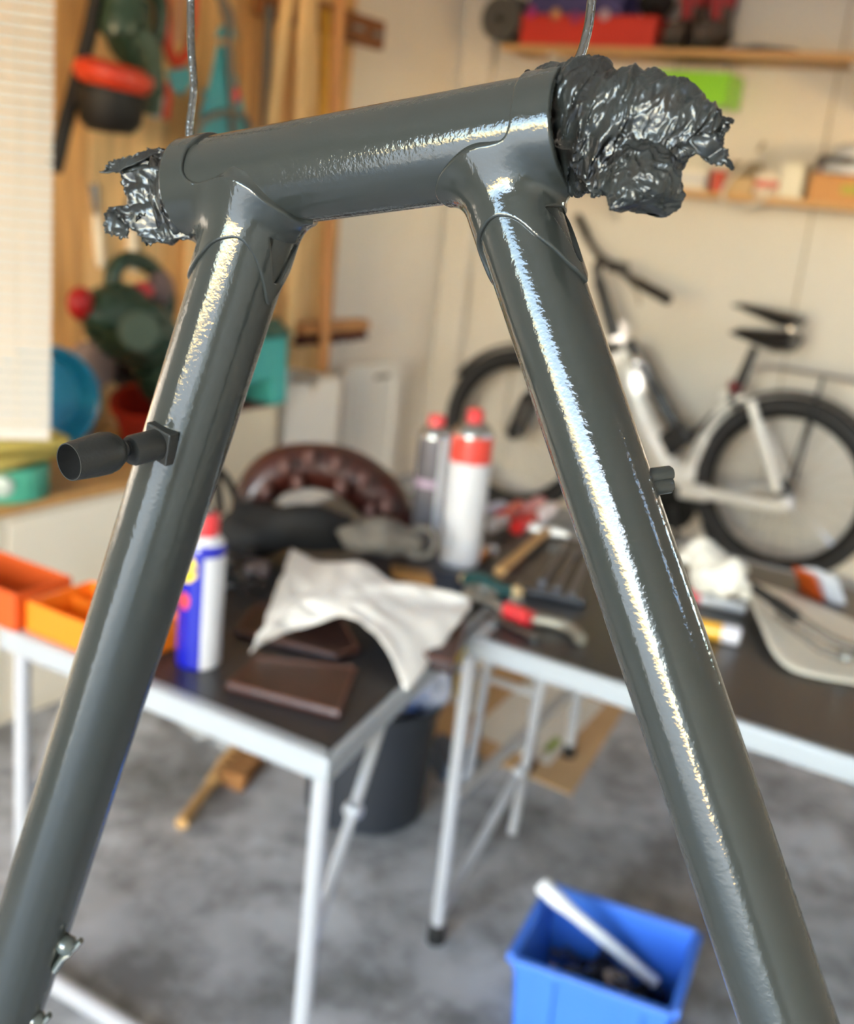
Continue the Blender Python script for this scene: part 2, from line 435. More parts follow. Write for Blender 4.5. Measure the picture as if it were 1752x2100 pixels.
def surface_nets(f, lo, hi, h):
    n = [int(math.ceil((b - a) / h)) + 1 for a, b in zip(lo, hi)]
    ax = [lo[i] + h * np.arange(n[i]) for i in range(3)]
    V = np.empty(n, np.float32)
    for k0 in range(0, n[0], 24):
        X, Y, Z = np.meshgrid(ax[0][k0:k0 + 24], ax[1], ax[2], indexing='ij'); V[k0:k0 + 24] = f(X, Y, Z)
    S = V < 0
    c = np.zeros([x - 1 for x in n], np.int8)
    for dx in (0, 1):
        for dy in (0, 1):
            for dz in (0, 1): c += S[dx:n[0] - 1 + dx, dy:n[1] - 1 + dy, dz:n[2] - 1 + dz]
    act = (c > 0) & (c < 8); idx = np.full(act.shape, -1, np.int64); I = np.argwhere(act); idx[act] = np.arange(len(I))
    P = np.array(lo) + (I + 0.5) * h
    for _ in range(4):                                # pull the points onto the surface
        e = h * 0.25; v = f(P[:, 0], P[:, 1], P[:, 2])
        g = np.stack([(f(P[:, 0] + e * (i == 0), P[:, 1] + e * (i == 1), P[:, 2] + e * (i == 2)) -
                       f(P[:, 0] - e * (i == 0), P[:, 1] - e * (i == 1), P[:, 2] - e * (i == 2))) / (2 * e) for i in range(3)], 1)
        st_ = g * (v / np.maximum((g * g).sum(1), 0.2))[:, None]
        ln = np.linalg.norm(st_, axis=1, keepdims=True); st_ *= np.minimum(1, 0.6 * h / np.maximum(ln, 1e-12))
        P = P - st_
    faces = []
    for a in range(3):
        b, c_ = (a + 1) % 3, (a + 2) % 3
        sl0 = [slice(None)] * 3; sl1 = [slice(None)] * 3; sl0[a] = slice(0, -1); sl1[a] = slice(1, None)
        E_ = np.argwhere(S[tuple(sl0)] != S[tuple(sl1)])
        ok = (E_[:, b] > 0) & (E_[:, c_] > 0) & (E_[:, b] < n[b] - 1) & (E_[:, c_] < n[c_] - 1); E_ = E_[ok]
        q = []
        for db, dc in ((-1, -1), (0, -1), (0, 0), (-1, 0)):
            J = E_.copy(); J[:, b] += db; J[:, c_] += dc; q.append(idx[J[:, 0], J[:, 1], J[:, 2]])
        q = np.stack(q, 1)
        flip = ~S[E_[:, 0], E_[:, 1], E_[:, 2]]; q[flip] = q[flip][:, ::-1]
        faces.append(q[(q >= 0).all(1)])
    return P, np.concatenate(faces)
def make_lug(name, f, perp, lo, hi, h=0.00045):
    P, Q = surface_nets(f, lo, hi, h)
    side = np.cross(HX, perp)
    Wp = HT0 + P[:, :1] * HX + P[:, 1:2] * perp + P[:, 2:3] * side
    c = Wp.mean(0); me = bpy.data.meshes.new(name)
    me.vertices.add(len(Wp)); me.vertices.foreach_set('co', (Wp - c).ravel())
    me.loops.add(Q.size); me.loops.foreach_set('vertex_index', Q.ravel().astype(np.int32))
    me.polygons.add(len(Q)); me.polygons.foreach_set('loop_start', np.arange(0, Q.size, 4, dtype=np.int32))
    me.polygons.foreach_set('use_smooth', np.ones(len(Q), bool))
    me.update(calc_edges=True); me.validate()
    me.materials.append(M_paint)
    bm = bmesh.new(); bm.from_mesh(me); bmesh.ops.recalc_face_normals(bm, faces=bm.faces); bm.to_mesh(me); bm.free()
    me.polygons.foreach_set('use_smooth', np.ones(len(me.polygons), bool))
    o = bpy.data.objects.new(name, me); COL.objects.link(o); o.parent = FRM
    o.matrix_parent_inverse = WM[FRM.name].inverted(); o.location = tuple(c); WM[o.name] = Matrix.Translation(Vector(c))
    return o
f_lo, perp_lo = lug_sdf(
    [(13.5, 180), (13.5, 142), (11.8, 127), (11.5, 107), (12, 95), (14.5, 85.4), (18.5, 80.6), (27, 79), (36, 74.6), (41.8, 65.4), (46.5, 51.7), (51.7, 33.4), (55, 12), (57.5, 0)],
    0.0, +1, R_DT, DT, sd,
    [(0, 44.5), (7, 42.2), (16, 37.9), (31, 31.5), (45, 26.8), (62, 24), (79, 25.7), (96, 29.6), (108, 34.6), (125, 41), (150, 47), (180, 49)],
    [(30, 19.5), (24, 22.5), (15, 29), (6, 34.5), (0, 35.5)])
# the outline above runs from the tip side: close it with its blunt top
make_lug('lower_head_lug', f_lo, perp_lo, (-0.003, -0.0235, -0.0235), (0.068, 0.058, 0.0235))
f_up, perp_up = lug_sdf(
    [(147.5, 180), (147.5, 136), (147.8, 113), (147.4, 96), (146.7, 84.4), (144.7, 75.3), (141, 71.8), (134.8, 70), (128.1, 64), (120.6, 52.4), (116.2, 37.5), (114.4, 24), (114.2, 10), (114.2, 0)],
    HLEN, -1, R_TT, TT, st,
    [(0, 46), (10, 43), (20, 37.5), (32, 33.6), (58, 30.9), (79, 29.5), (94, 30.5), (109, 33.8), (124, 40.4), (141, 46.5), (157, 52.6), (180, 58)],
    [(147, 31.5), (156, 36), (166, 43), (174, 49.5), (180, 51)])
make_lug('upper_head_lug', f_up, perp_up, (0.106, -0.0235, -0.0235), (0.176, 0.066, 0.0235))
# ------------------------------------------------------------------ small fittings on the frame
M_black = mat('black_plastic', (30, 30, 30), rough=0.45, bump=0.1, bscale=400)
M_bore = mat('bore_black', (8, 8, 8), rough=0.9)
M_primer = mat('matt_grey_paint', (42, 42, 40), rough=0.42, bump=0.12, bscale=500)
def branch_at(p0, v, px, py):
    """distance along a tube whose axis shows at this pixel row"""
    best = min(range(0, 620), key=lambda i: abs(px_of(p0 + v * i * MM)[1] - py)); return best * MM
def px_of(p):
    c = RM.T @ (np.array(p) - CAM); return (c[0] / c[2] * F + CX, c[1] / c[2] * F + CY)
# barrel adjuster on the down tube
zb = depth(DT0 + DT * branch_at(DT0, DT, 0, 905))
a0 = PD(345, 905, zb - 0.010); a1 = PD(326, 910, zb - 0.0165); a2 = PD(262, 918, zb - 0.027); a3 = PD(240, 923, zb - 0.031); a4 = PD(140, 957, zb - 0.047)
ad_ax = unit(a4 - a0)
plate = B(); Rp = frame_from(ad_ax, RM @ np.array([0.55, -1, 0]))
plate.box(a1 - ad_ax * 0.0010, (0.0050, 0.0135, 0.0135), Rp)
boss = plate.build('cable_stop_plate', M_primer, FRM, smooth=False, bevel=0.0006)
L1 = float(np.linalg.norm(a2 - a1))
B().lathe([(0.0058, 0), (0.0060, 0.001), (0.0060, L1 * 0.9), (0.0054, L1), (0.0030, L1 + 0.0004)], a1, ad_ax, 40).build('cable_stop_barrel', M_primer, boss)
L2 = float(np.linalg.norm(a3 - a2)); L3 = float(np.linalg.norm(a4 - a3))
thr = [(0.0029 + 0.00035 * (k % 2), k * (L2 + 0.004) / 10) for k in range(11)]
B().lathe(thr, a2 - ad_ax * 0.001, ad_ax, 24).build('threaded_neck', M_black, boss)
B().lathe([(0.0030, -0.0015), (0.0060, 0.0), (0.0076, 0.003), (0.0081, 0.006), (0.0079, L3 * 0.55), (0.0070, L3), (0.0066, L3, 1), (0.0062, L3 - 0.006, 1), (0.0010, L3 - 0.012, 1)], a3, ad_ax, 48).build('adjuster_sleeve', [M_primer, M_bore], boss)
# cable guide on the top tube
sg = branch_at(TT0, TT, 0, 990)
gq = PD(1350, 986, depth(TT0 + TT * sg) - 0.002); go = RM @ unit([0.96, -0.14, 0.12])
guide = B()
for k, (o_, r_) in enumerate(((-0.00185, 0.0026), (0.0018, 0.0028))):
    c = gq + RM @ np.array([0, o_, 0]) - go * 0.0055
    guide.lathe([(r_ * 0.6, 0), (r_ * 0.95, 0.0006), (r_ * 1.05, 0.003), (r_ * 1.0, 0.0095), (r_ * 0.7, 0.0105), (0.0003, 0.0106)], c, go, 32)
guide.build('cable_guide', M_paint, FRM)
# bottle cage bolts on the inner side of the down tube
M_chromegrey = mat('wet_grey_paint', (70, 76, 72), rough=0.18, coat=1.0)
for (px, py) in ((125, 1925), (62, 2078)):
    s0 = branch_at(DT0, DT, 0, py - 20); zc = depth(DT0 + DT * s0)
    q = PD(px - 18, py - 8, zc - 0.004); out = RM @ unit([0.80, 0.50, -0.10])
    bolt = B().lathe([(0.0055, -0.004), (0.0055, 0.001), (0.0040, 0.0022), (0.0032, 0.0045), (0.0046, 0.006), (0.0050, 0.0095), (0.0036, 0.012), (0.0008, 0.013)], q, out, 28).build('bottle_cage_bolt', M_chromegrey, FRM)
    wc = q + out * 0.0105; up = RM @ unit([-0.45, 0.88, 0.1])
    B().tube(smooth_path([wc - up * 0.006 + out * 0.003, wc + out * 0.0015, wc + up * 0.006 - out * 0.001, wc + up * 0.0135 - out * 0.002], 6), [0.0022] * 8 + [0.0029] * 11, 12, squash=0.6).build('bolt_wing', M_chromegrey, bolt)

# ------------------------------------------------------------------ hanging wires
M_wire = mat('wire_steel', (128, 126, 122), rough=0.2, metal=1.0, bump=0.3, bscale=300)
def wire(pts, label):
    t = thing('hanging_wire', label, 'wire', pts[0])
    B().tube([pts[0]] + smooth_path(pts[1:], 10), 0.0016, 14).build('wire_rod', M_wire, t)
    top = np.array(pts[0])
    B().lathe([(0.011, 0), (0.011, 0.003), (0.004, 0.006), (0.003, 0.016)], (top[0], top[1], ZC), (0, 0, -1), 20).build('ceiling_eye', M_wire, t)
    t['group'] = 'wires that carry the frame'
zl = depth(HT0) + 0.012
wl = [PD(391, 0, zl), PD(392, 95, zl), PD(397, 180, zl), PD(388, 270, zl), PD(392, 330, zl), PD(402, 386, zl - 0.010)]
wire([np.array([wl[0][0], wl[0][1], ZC - 0.002])] + wl, 'straight steel wire rising from the left end of the grey frame')
zr = depth(HT1) + 0.004
wr_ = [PD(1214, 0, zr), PD(1207, 55, zr), PD(1194, 105, zr), PD(1178, 145, zr), PD(1170, 200, zr), PD(1168, 262, zr)]
wire([np.array([wr_[0][0], wr_[0][1], ZC - 0.002])] + wr_, 'steel wire curving into the right end of the grey frame')

# ------------------------------------------------------------------ crumpled plastic stuffed into the ends of the head tube
def bag_material():
    mt = mat('black_bag_plastic', (40, 42, 42), rough=0.32, coat=0.4)
    nt = mt.node_tree; n = nt.nodes; l = nt.links; b = n['Principled BSDF']
    b.inputs['Coat Roughness'].default_value = 0.10
    tc = n.new('ShaderNodeTexCoord')
    mp = n.new('ShaderNodeMapping'); mp.inputs['Rotation'].default_value = (0.3, 0.7, 0.5); mp.inputs['Scale'].default_value = (1, 2.2, 1)
    nz = n.new('ShaderNodeTexNoise'); nz.inputs['Scale'].default_value = 190; nz.inputs['Detail'].default_value = 4; nz.inputs['Distortion'].default_value = 1.2
    l.new(tc.outputs['Object'], mp.inputs[0]); l.new(mp.outputs[0], nz.inputs['Vector'])
    bp = n.new('ShaderNodeBump'); bp.inputs['Strength'].default_value = 0.3; bp.inputs['Distance'].default_value = 0.0010
    l.new(nz.outputs['Fac'], bp.inputs['Height']); l.new(bp.outputs[0], b.inputs['Normal']); l.new(bp.outputs[0], b.inputs['Coat Normal'])
    n2 = n.new('ShaderNodeTexNoise'); n2.inputs['Scale'].default_value = 60; n2.inputs['Detail'].default_value = 5
    l.new(tc.outputs['Object'], n2.inputs['Vector'])
    rp = n.new('ShaderNodeValToRGB')
    rp.color_ramp.elements[0].position = 0.38; rp.color_ramp.elements[0].color = lin((17, 15, 13))
    rp.color_ramp.elements[1].position = 0.56; rp.color_ramp.elements[1].color = lin((36, 39, 38))
    e = rp.color_ramp.elements.new(0.74); e.color = lin((38, 32, 26))
    l.new(n2.outputs['Fac'], rp.inputs['Fac']); l.new(rp.outputs[0], b.inputs['Base Color'])
    return mt
M_bag = bag_material()
def fold(p, freq, ang, stretch, seed):
    """creases running one way: returns -1..1 with sharp ridges"""
    c, s = math.cos(ang), math.sin(ang)
    u = p[0] * c + p[1] * s; v = -p[0] * s + p[1] * c
    q = Vector((u * freq / stretch + seed, v * freq + seed * 1.7, p[2] * freq * 0.8 + seed * 0.3))
    w = noise.noise_vector(q * 0.7) * 0.55
    a = noise.noise(q + w)
    return 0.9 - 2.2 * math.sqrt(a * a + 0.004)
def crumple(path, nu, nv, amp, ang, seed, dsq=0.8, freq=1.0, jag=0.0):
    """path: (px, py, depth, radius px); loft around it in lens space, creased; returns a B"""
    P = smooth_path([np.array([a, b, c * 1000]) for a, b, c, r in path], 16)
    Rr = [q[0] for q in smooth_path([np.array([r, 0, 0]) for a, b, c, r in path], 16)]
    n = len(P) - 1
    def fn(u, v):
        k = min(int(u * n), n - 1); t = u * n - k
        c = P[k] * (1 - t) + P[k + 1] * t; r = Rr[k] * (1 - t) + Rr[k + 1] * t
        tg = P[min(k + 1, n)] - P[k]; tg = unit(tg)
        c3 = lens_pt(c[0], c[1], c[2] / 1000)
        e1 = unit(np.array([-tg[1], tg[0], 0])); e2 = np.array([0, 0, 1.0])
        a = 2 * math.pi * v; rr = max(r, 0.5) * (c[2] / 1000) / F
        d = math.cos(a) * e1 + math.sin(a) * e2 * dsq
        p = c3 + rr * d
        q = p * 1000
        f = fold(q, 0.080 * freq, ang, 3.6, seed) * 0.9 + fold(q, 0.20 * freq, ang + 0.30, 4.0, seed + 9) * 0.62 + fold(q, 0.42 * freq, ang - 0.25, 3.6, seed + 21) * 0.36 + fold(q, 0.8 * freq, ang + 0.1, 2.0, seed + 33) * 0.12
        p = p + d * amp * f * min(1, r / 30 + 0.25)
        if jag and u > 0.9: p = p + (tg * 0.004 * noise.noise(Vector((v * 14, seed, 1))) ) * (u - 0.9) * 10 * np.array([1, 1, 0])
        return W(p)
    return B().grid(fn, nu, nv, wrap=True)
def sheet(corners, nu, nv, amp, ang, seed, jag=0.0016, th=0.0005):
    """a torn flap: bilinear patch between four (px, py, depth) corners with creases and ragged edges"""
    A = [lens_pt(*c) for c in corners]
    nrm = unit(np.cross(A[1] - A[0], A[3] - A[0]))
    def fn(u, v):
        p = A[0] * (1 - u) * (1 - v) + A[1] * u * (1 - v) + A[2] * u * v + A[3] * (1 - u) * v
        q = p * 1000
        e = min(v, 1 - v, 1 - u); k = max(0, 1 - e * 8)
        j = noise.noise_vector(Vector((q[0] * 0.55 + seed, q[1] * 0.55, seed))) * jag * k + noise.noise_vector(Vector((q[0] * 1.6 + seed, q[1] * 1.6, seed))) * jag * 0.6 * k
        f = fold(q, 0.09, ang, 2.2, seed) + 0.4 * fold(q, 0.25, ang + 0.6, 1.8, seed + 5)
        return W(p + nrm * amp * f + np.array(j))
    return B().grid(fn, nu, nv)
zR, zL = depth(HT1), depth(HT0)
bag_r = thing('plastic_wad', 'large crumpled black plastic wad stuffed into the right end of the frame', 'plastic wad', HT1 + HX * 0.01, group='plastic wads plugging the frame')
wad = crumple([(1090, 276, zR + .012, 100), (1150, 266, zR, 110), (1200, 264, zR - .006, 122), (1255, 268, zR - .012, 113), (1310, 262, zR - .018, 100), (1360, 256, zR - .022, 84), (1410, 252, zR - .026, 58), (1450, 258, zR - .028, 32), (1478, 262, zR - .029, 12)], 190, 230, 0.0030, -0.75, 3.1, dsq=0.75)
wad.build('wad_body', M_bag, bag_r)
lobe = crumple([(1262, 318, zR - .020, 36), (1290, 345, zR - .025, 52), (1320, 378, zR - .028, 56), (1336, 408, zR - .028, 46), (1340, 430, zR - .026, 26), (1338, 440, zR - .025, 6)], 120, 170, 0.0030, 1.1, 11.4, dsq=0.7, freq=1.3)
lobe.build('wad_lobe', M_bag, bag_r)
for cs, sd_ in (([(1375, 185, zR - .026), (1505, 243, zR - .034), (1472, 292, zR - .032), (1370, 285, zR - .026)], 2.0),
                ([(1385, 275, zR - .030), (1478, 272, zR - .036), (1504, 348, zR - .036), (1392, 305, zR - .030)], 5.0),
                ([(1345, 290, zR - .020), (1398, 312, zR - .020), (1388, 392, zR - .018), (1340, 390, zR - .020)], 8.0),
                ([(1290, 185, zR - .018), (1300, 146, zR - .018), (1372, 172, zR - .020), (1370, 215, zR - .022)], 13.0),
                ([(1195, 360, zR - .014), (1262, 352, zR - .018), (1226, 408, zR - .018), (1210, 395, zR - .016)], 17.0),
                ([(1170, 175, zR - .006), (1190, 140, zR - .002), (1275, 148, zR - .010), (1282, 190, zR - .014)], 19.0)):
    sheet(cs, 40, 30, 0.0016, -0.6, sd_).build('torn_flap', M_bag, bag_r, solid=0.0005)
bag_l = thing('plastic_wad', 'small torn black plastic wad stuffed into the left end of the frame', 'plastic wad', HT0 - HX * 0.01, group='plastic wads plugging the frame')
crumple([(400, 395, zL - .002, 86), (355, 400, zL + .004, 82), (318, 400, zL + .010, 70), (290, 400, zL + .014, 52), (268, 396, zL + .018, 24)], 110, 150, 0.0030, 1.1, 21.0, dsq=0.75).build('wad_body', M_bag, bag_l)
for cs, sd_ in (([(345, 312, zL - .002), (330, 306, zL), (226, 330, zL + .004), (212, 362, zL + .004)], 31.0),
                ([(345, 318, zL - .001), (345, 348, zL - .001), (228, 352, zL + .004), (235, 332, zL + .004)], 33.0),
                ([(330, 340, zL - .004), (340, 420, zL - .004), (270, 452, zL), (243, 355, zL + .002)], 35.0),
                ([(330, 410, zL - .004), (408, 486, zL - .006), (300, 502, zL), (222, 425, zL + .004)], 37.0),
                ([(262, 420, zL + .004), (262, 490, zL + .002), (214, 478, zL + .006), (216, 428, zL + .006)], 39.0)):
    sheet(cs, 36, 26, 0.0018, 0.4, sd_).build('torn_flap', M_bag, bag_l, solid=0.0005)
# ------------------------------------------------------------------ folding tables
M_alu = mat('table_aluminium', (168, 173, 178), rough=0.38, metal=0.0, coat=0.2)
M_leg = mat('table_leg_grey', (196, 198, 204), rough=0.35, metal=0.35)
M_top = mat('table_top_dark', (50, 49, 51), rough=0.30, var=0.15, vscale=14)
ZT = 0.60
def table(name, label, poly, legs, rails, braces, knobs, feet):
    t = thing(name, label, 'table', (np.mean([p[0] for p in poly]), np.mean([p[1] for p in poly]), 0), group='folding work tables')
    c = np.array([np.mean([p[0] for p in poly]), np.mean([p[1] for p in poly])])
    ins = [c + (np.array(p) - c) * 0.955 for p in poly]
    B().prism([(p[0], p[1], ZT - 0.012) for p in ins], (0, 0, 0.012)).build('table_top', M_top, t, smooth=False, bevel=0.002)
    k = len(poly)
    for i in range(k):
        a, b = np.array(poly[i]), np.array(poly[(i + 1) % k]); ia, ib = ins[i], ins[(i + 1) % k]
        B().prism([(*a, ZT - 0.036), (*b, ZT - 0.036), (*ib, ZT - 0.036), (*ia, ZT - 0.036)], (0, 0, 0.038)).build('edge_rail', M_alu, t, smooth=False, bevel=0.006)
    for (x, y) in legs:
        leg = B().tube([(x, y, ZT - 0.036), (x, y, 0.03)], 0.0125, 16).build('leg', M_leg, t)
        B().lathe([(0.016, 0), (0.017, 0.004), (0.016, 0.035), (0.013, 0.038)], (x, y, 0), n=18).build('foot_cap', M_black, leg)
    for a, b, r in rails: B().tube([a, b], r, 14).build('cross_rail', M_leg, t)
    for a, b, r in braces:
        br = B().tube([a, b], r, 12).build('brace', M_leg, t)
        B().ball(np.array(b), r * 1.5, 12).build('rivet', M_leg, br)
    for p in knobs: B().lathe([(0.010, -0.012), (0.013, -0.008), (0.013, 0.008), (0.010, 0.012)], p, (1, 0, 0), 16).build('brace_joint', M_leg, t)
    return t
P1 = [(-1.345, 1.058), (-0.718, 1.064), (-0.945, 2.30), (-1.50, 2.30)]
table('folding_table', 'dark topped folding table standing nearest with white rag and orange tray', P1,
      [(-1.318, 1.082), (-0.742, 1.086), (-0.955, 2.26), (-1.47, 2.26)],
      [((-1.318, 1.062, 0.017), (-0.742, 1.066, 0.017), 0.016), ((-1.47, 2.26, 0.20), (-0.955, 2.26, 0.20), 0.010)],
      [((-0.742, 1.086, 0.285), (-0.782, 1.295, 0.572), 0.0085), ((-1.318, 1.082, 0.285), (-1.352, 1.295, 0.572), 0.0085)],
      [(-0.765, 1.205, 0.448)], None)
P2 = [(-0.800, 1.562), (0.42, 1.562), (0.42, 2.42), (-0.950, 2.42)]
table('folding_table', 'dark topped folding table on the right with pliers and an ivory scoop', P2,
      [(-0.795, 1.572), (0.39, 1.590), (-0.905, 2.39), (0.39, 2.39)],
      [((-0.80, 1.60, 0.285), (-0.895, 2.39, 0.215), 0.0125), ((-0.80, 1.93, 0.56), (-0.815, 1.90, 0.06), 0.0095), ((-0.80, 1.66, 0.56), (-0.81, 1.655, 0.285), 0.0075)],
      [((-0.80, 1.600, 0.055), (-0.815, 1.895, 0.20), 0.0105)], [], None)

# ------------------------------------------------------------------ things on the tables
def can(name, label, base, r, prof, colour, mats, parts, group=None, n=64):
    """prof: (radius, height); colour(angle, height) -> material index"""
    t = thing(name, label, 'spray can', base, group=group)
    b = B(); b.lathe([(p[0], p[1]) for p in prof], base, n=n)
    fc = []
    for fi, f in enumerate(b.f):
        q = np.mean([b.v[i] for i in f], 0) - np.array(base)
        b.m[fi] = colour(math.degrees(math.atan2(q[1], q[0])), q[2])
    b.build('can_body', mats, t)
    for nm, pr, mt_ in parts: B().lathe(pr, base, n=32).build(nm, mt_, t)
    return t
M_blue = mat('can_blue', (20, 28, 168), rough=0.25, coat=0.6)
M_white = mat('gloss_white', (208, 209, 214), rough=0.3, coat=0.5)
M_yel = mat('can_yellow', (246, 214, 30), rough=0.3, coat=0.5)
M_redcap = mat('red_cap', (214, 52, 58), rough=0.35, coat=0.4)
M_tin = mat('tin_grey', (170, 172, 172), rough=0.25, metal=0.9)
M_pinkred = mat('red_band', (220, 70, 58), rough=0.3, coat=0.5)
M_ink = mat('dark_print', (44, 38, 60), rough=0.5)
base = PZ(402, 1378, ZT) + np.array([-0.020, 0.026, 0]); base[2] = ZT + 0.001
va = math.degrees(math.atan2(-base[1], -base[0]))          # the side of the can that faces the lens
def c1(a, h):
    d = (a - va + 180) % 360 - 180
    if h > 0.190: return 1
    if h > 0.172: return 0 if h < 0.186 else 1
    if 2 < d or d < -150: return 1
    if (d + 42) ** 2 / 30 ** 2 + (h - 0.155) ** 2 / 0.020 ** 2 < 1: return 2
    if (d + 48) ** 2 / 18 ** 2 + (h - 0.105) ** 2 / 0.013 ** 2 < 1: return 3
    return 0
prof = [(0.0, 0), (0.031, 0.0), (0.033, 0.004)] + [(0.033, 0.004 + 0.178 * i / 60) for i in range(1, 61)] + [(0.031, 0.190), (0.024, 0.199), (0.021, 0.202), (0.0, 0.203)]
wd = can('spray_can', 'tall blue and white spray can with red cap at the front of the table', base, .033, prof, c1, [M_blue, M_white, M_yel, M_pinkred],
         [('cap', [(0.021, 0.200), (0.022, 0.203), (0.022, 0.228), (0.019, 0.232), (0.0, 0.232)], M_redcap),
          ('nozzle', [(0.010, 0.230), (0.010, 0.243), (0.006, 0.246), (0.0, 0.246)], M_tin)])
def lettering(text, size, centre, right, up, mt_, parent, th=0.0006):
    cu = bpy.data.curves.new('lettering', 'FONT'); cu.body = text; cu.size = size; cu.extrude = th; cu.align_x = 'CENTER'; cu.align_y = 'CENTER'
    tmp = bpy.data.objects.new('tmp', cu); COL.objects.link(tmp)
    dg = bpy.context.evaluated_depsgraph_get(); me = bpy.data.meshes.new_from_object(tmp.evaluated_get(dg))
    bpy.data.objects.remove(tmp)
    right = unit(right); up = unit(up - right * (up @ right)); nrm = np.cross(right, up)
    b = B(); V = [np.array(centre) + right * v.co.x + up * v.co.y + nrm * v.co.z for v in me.vertices]
    b.add(V, [tuple(p.vertices) for p in me.polygons])
    bpy.data.meshes.remove(me)
    return b.build('lettering', mt_, parent, smooth=False)
aa = math.radians(va - 42); out = np.array([math.cos(aa), math.sin(aa), 0]); tr = np.array([-out[1], out[0], 0])
lettering('WD-40', 0.011, base + out * 0.0332 + np.array([0, 0, 0.155]), tr, np.array([0, 0, 1.0]), M_blue, wd)
# two tall cans behind
base = PZ(938, 1165, ZT) + np.array([-0.014, 0.030, 0]); base[2] = ZT + 0.001
k = depth(base) / 1.79
def c2(a, h): return 1 if 0.168 * k < h < 0.212 * k else (2 if h >= 0.212 * k else 0)
prof = [(0.0, 0), (0.031 * k, 0.0), (0.033 * k, 0.004)] + [(0.033 * k, 0.004 + 0.206 * k * i / 40) for i in range(1, 41)] + [(0.031 * k, 0.216 * k), (0.022 * k, 0.226 * k), (0.016 * k, 0.230 * k), (0.0, 0.230 * k)]
can('spray_can', 'white spray can with red shoulder band and red nozzle beside the tool pile', base, .033 * k, prof, c2, [M_white, M_pinkred, M_tin],
    [('cap', [(0.013 * k, 0.230 * k), (0.013 * k, 0.246 * k), (0.009 * k, 0.250 * k), (0.0, 0.250 * k)], M_redcap)])
M_smoke = mat('smoky_can', (112, 108, 112), rough=0.22, metal=0.3, coat=0.5)
M_lilac = mat('lilac_print', (172, 150, 170), rough=0.4)
base = PZ(868, 1128, ZT) + np.array([-0.014, 0.026, 0]); base[2] = ZT + 0.001
k = depth(base) / 2.3
def c3(a, h):
    d = (a - math.degrees(math.atan2(-base[1], -base[0])) + 180) % 360 - 180
    if h > 0.232 * k: return 2
    if d > 22: return 1
    if 0.13 * k < h < 0.145 * k: return 3
    return 0
prof = [(0.0, 0), (0.031 * k, 0.0), (0.033 * k, 0.004)] + [(0.033 * k, 0.004 + 0.226 * k * i / 40) for i in range(1, 41)] + [(0.031 * k, 0.238 * k), (0.022 * k, 0.250 * k), (0.017 * k, 0.252 * k), (0.0, 0.252 * k)]
can('spray_can', 'dark grey spray can with pale side and red cap standing behind the others', base, .033 * k, prof, c3, [M_smoke, M_white, M_tin, M_lilac],
    [('cap', [(0.017 * k, 0.252 * k), (0.017 * k, 0.268 * k), (0.013 * k, 0.273 * k), (0.0, 0.273 * k)], M_redcap)])

# leather pieces
M_leather = mat('brown_leather', (66, 36, 30), rough=0.38, var=0.3, vscale=30, bump=0.4, bscale=90, coat=0.15)
M_leather2 = mat('brown_leather_dark', (50, 26, 22), rough=0.42, var=0.3, vscale=30, bump=0.4, bscale=90, coat=0.1)
M_stitch = mat('brown_edge', (104, 62, 46), rough=0.5)
def leather(label, corners, th, z0, m_, grp):
    pts = [PZ(px, py, z0 + th) for px, py in corners]; c = np.mean(pts, 0)
    t = thing('leather_wallet', label, 'wallet', (c[0], c[1], z0), group=grp)
    q = [(p[0], p[1], z0) for p in pts]
    B().prism(q, (0, 0, th)).build('leather_body', m_, t, smooth=False, bevel=th * 0.35)
    k = len(q)
    for i in range(k):
        a, b = np.array(q[i]), np.array(q[(i + 1) % k]); a = a * 0.94 + c * np.array([.06, .06, 0]) + np.array([0, 0, -z0 * .94 + z0 + th - a[2] * 0]) * np.array([0, 0, 0]); b = b * 0.94 + c * np.array([.06, .06, 0])
        a[2] = b[2] = z0 + th
        B().tube([a, b], 0.0016, 6).build('stitched_edge', M_stitch, t)
leather('flat brown leather wallet lying nearest the front table edge', [(462, 1400), (520, 1345), (735, 1368), (700, 1462)], 0.014, ZT, M_leather, 'brown leather pieces')
leather('brown leather wallet half hidden under the white rag', [(480, 1290), (520, 1238), (700, 1262), (742, 1330), (690, 1345)], 0.012, ZT, M_leather2, 'brown leather pieces')
leather('dark brown leather piece at the right table edge below the rag', [(868, 1345), (885, 1262), (957, 1268), (930, 1362)], 0.022, ZT, M_leather2, 'brown leather pieces')

# white rag: a draped grid between traced corners, its own height field
M_rag = mat('white_rag', (240, 236, 230), rough=0.85, var=0.03, vscale=20, bump=0.3, bscale=260, sheen=0.3)
rag = thing('cleaning_rag', 'crumpled white cleaning rag draped over the leather and the table corner', 'rag', PZ(740, 1270, ZT))
TL, TM, TR = PZ(598, 1125, ZT + .075), PZ(760, 1175, ZT + .055), PZ(945, 1222, ZT + .045)
ML, MM_, MR = PZ(560, 1235, ZT + .060), PZ(705, 1215, ZT + .060), PZ(958, 1258, ZT + .030)
BL, BM, BR = PZ(512, 1342, ZT + .016), PZ(705, 1268, ZT + .045), PZ(832, 1412, ZT + .012)
def rag_fn(u, v):
    def q3(a, b, c, t): return a * (1 - t) * (1 - 2 * t) + b * 4 * t * (1 - t) + c * t * (2 * t - 1)
    p = q3(q3(TL, TM, TR, u), q3(ML, MM_, MR, u), q3(BL, BM, BR, u), v)
    n1 = noise.noise(Vector((u * 3.4 + v * 1.5, v * 2.2, 4.0))); n2 = noise.noise(Vector((u * 9, v * 9 - u * 5, 1.0)))
    return p + np.array([0.008 * n2, 0.006 * n1, 0.020 * n1 + 0.004 * n2])
B().grid(rag_fn, 44, 44).build('cloth', M_rag, rag, solid=0.0015)

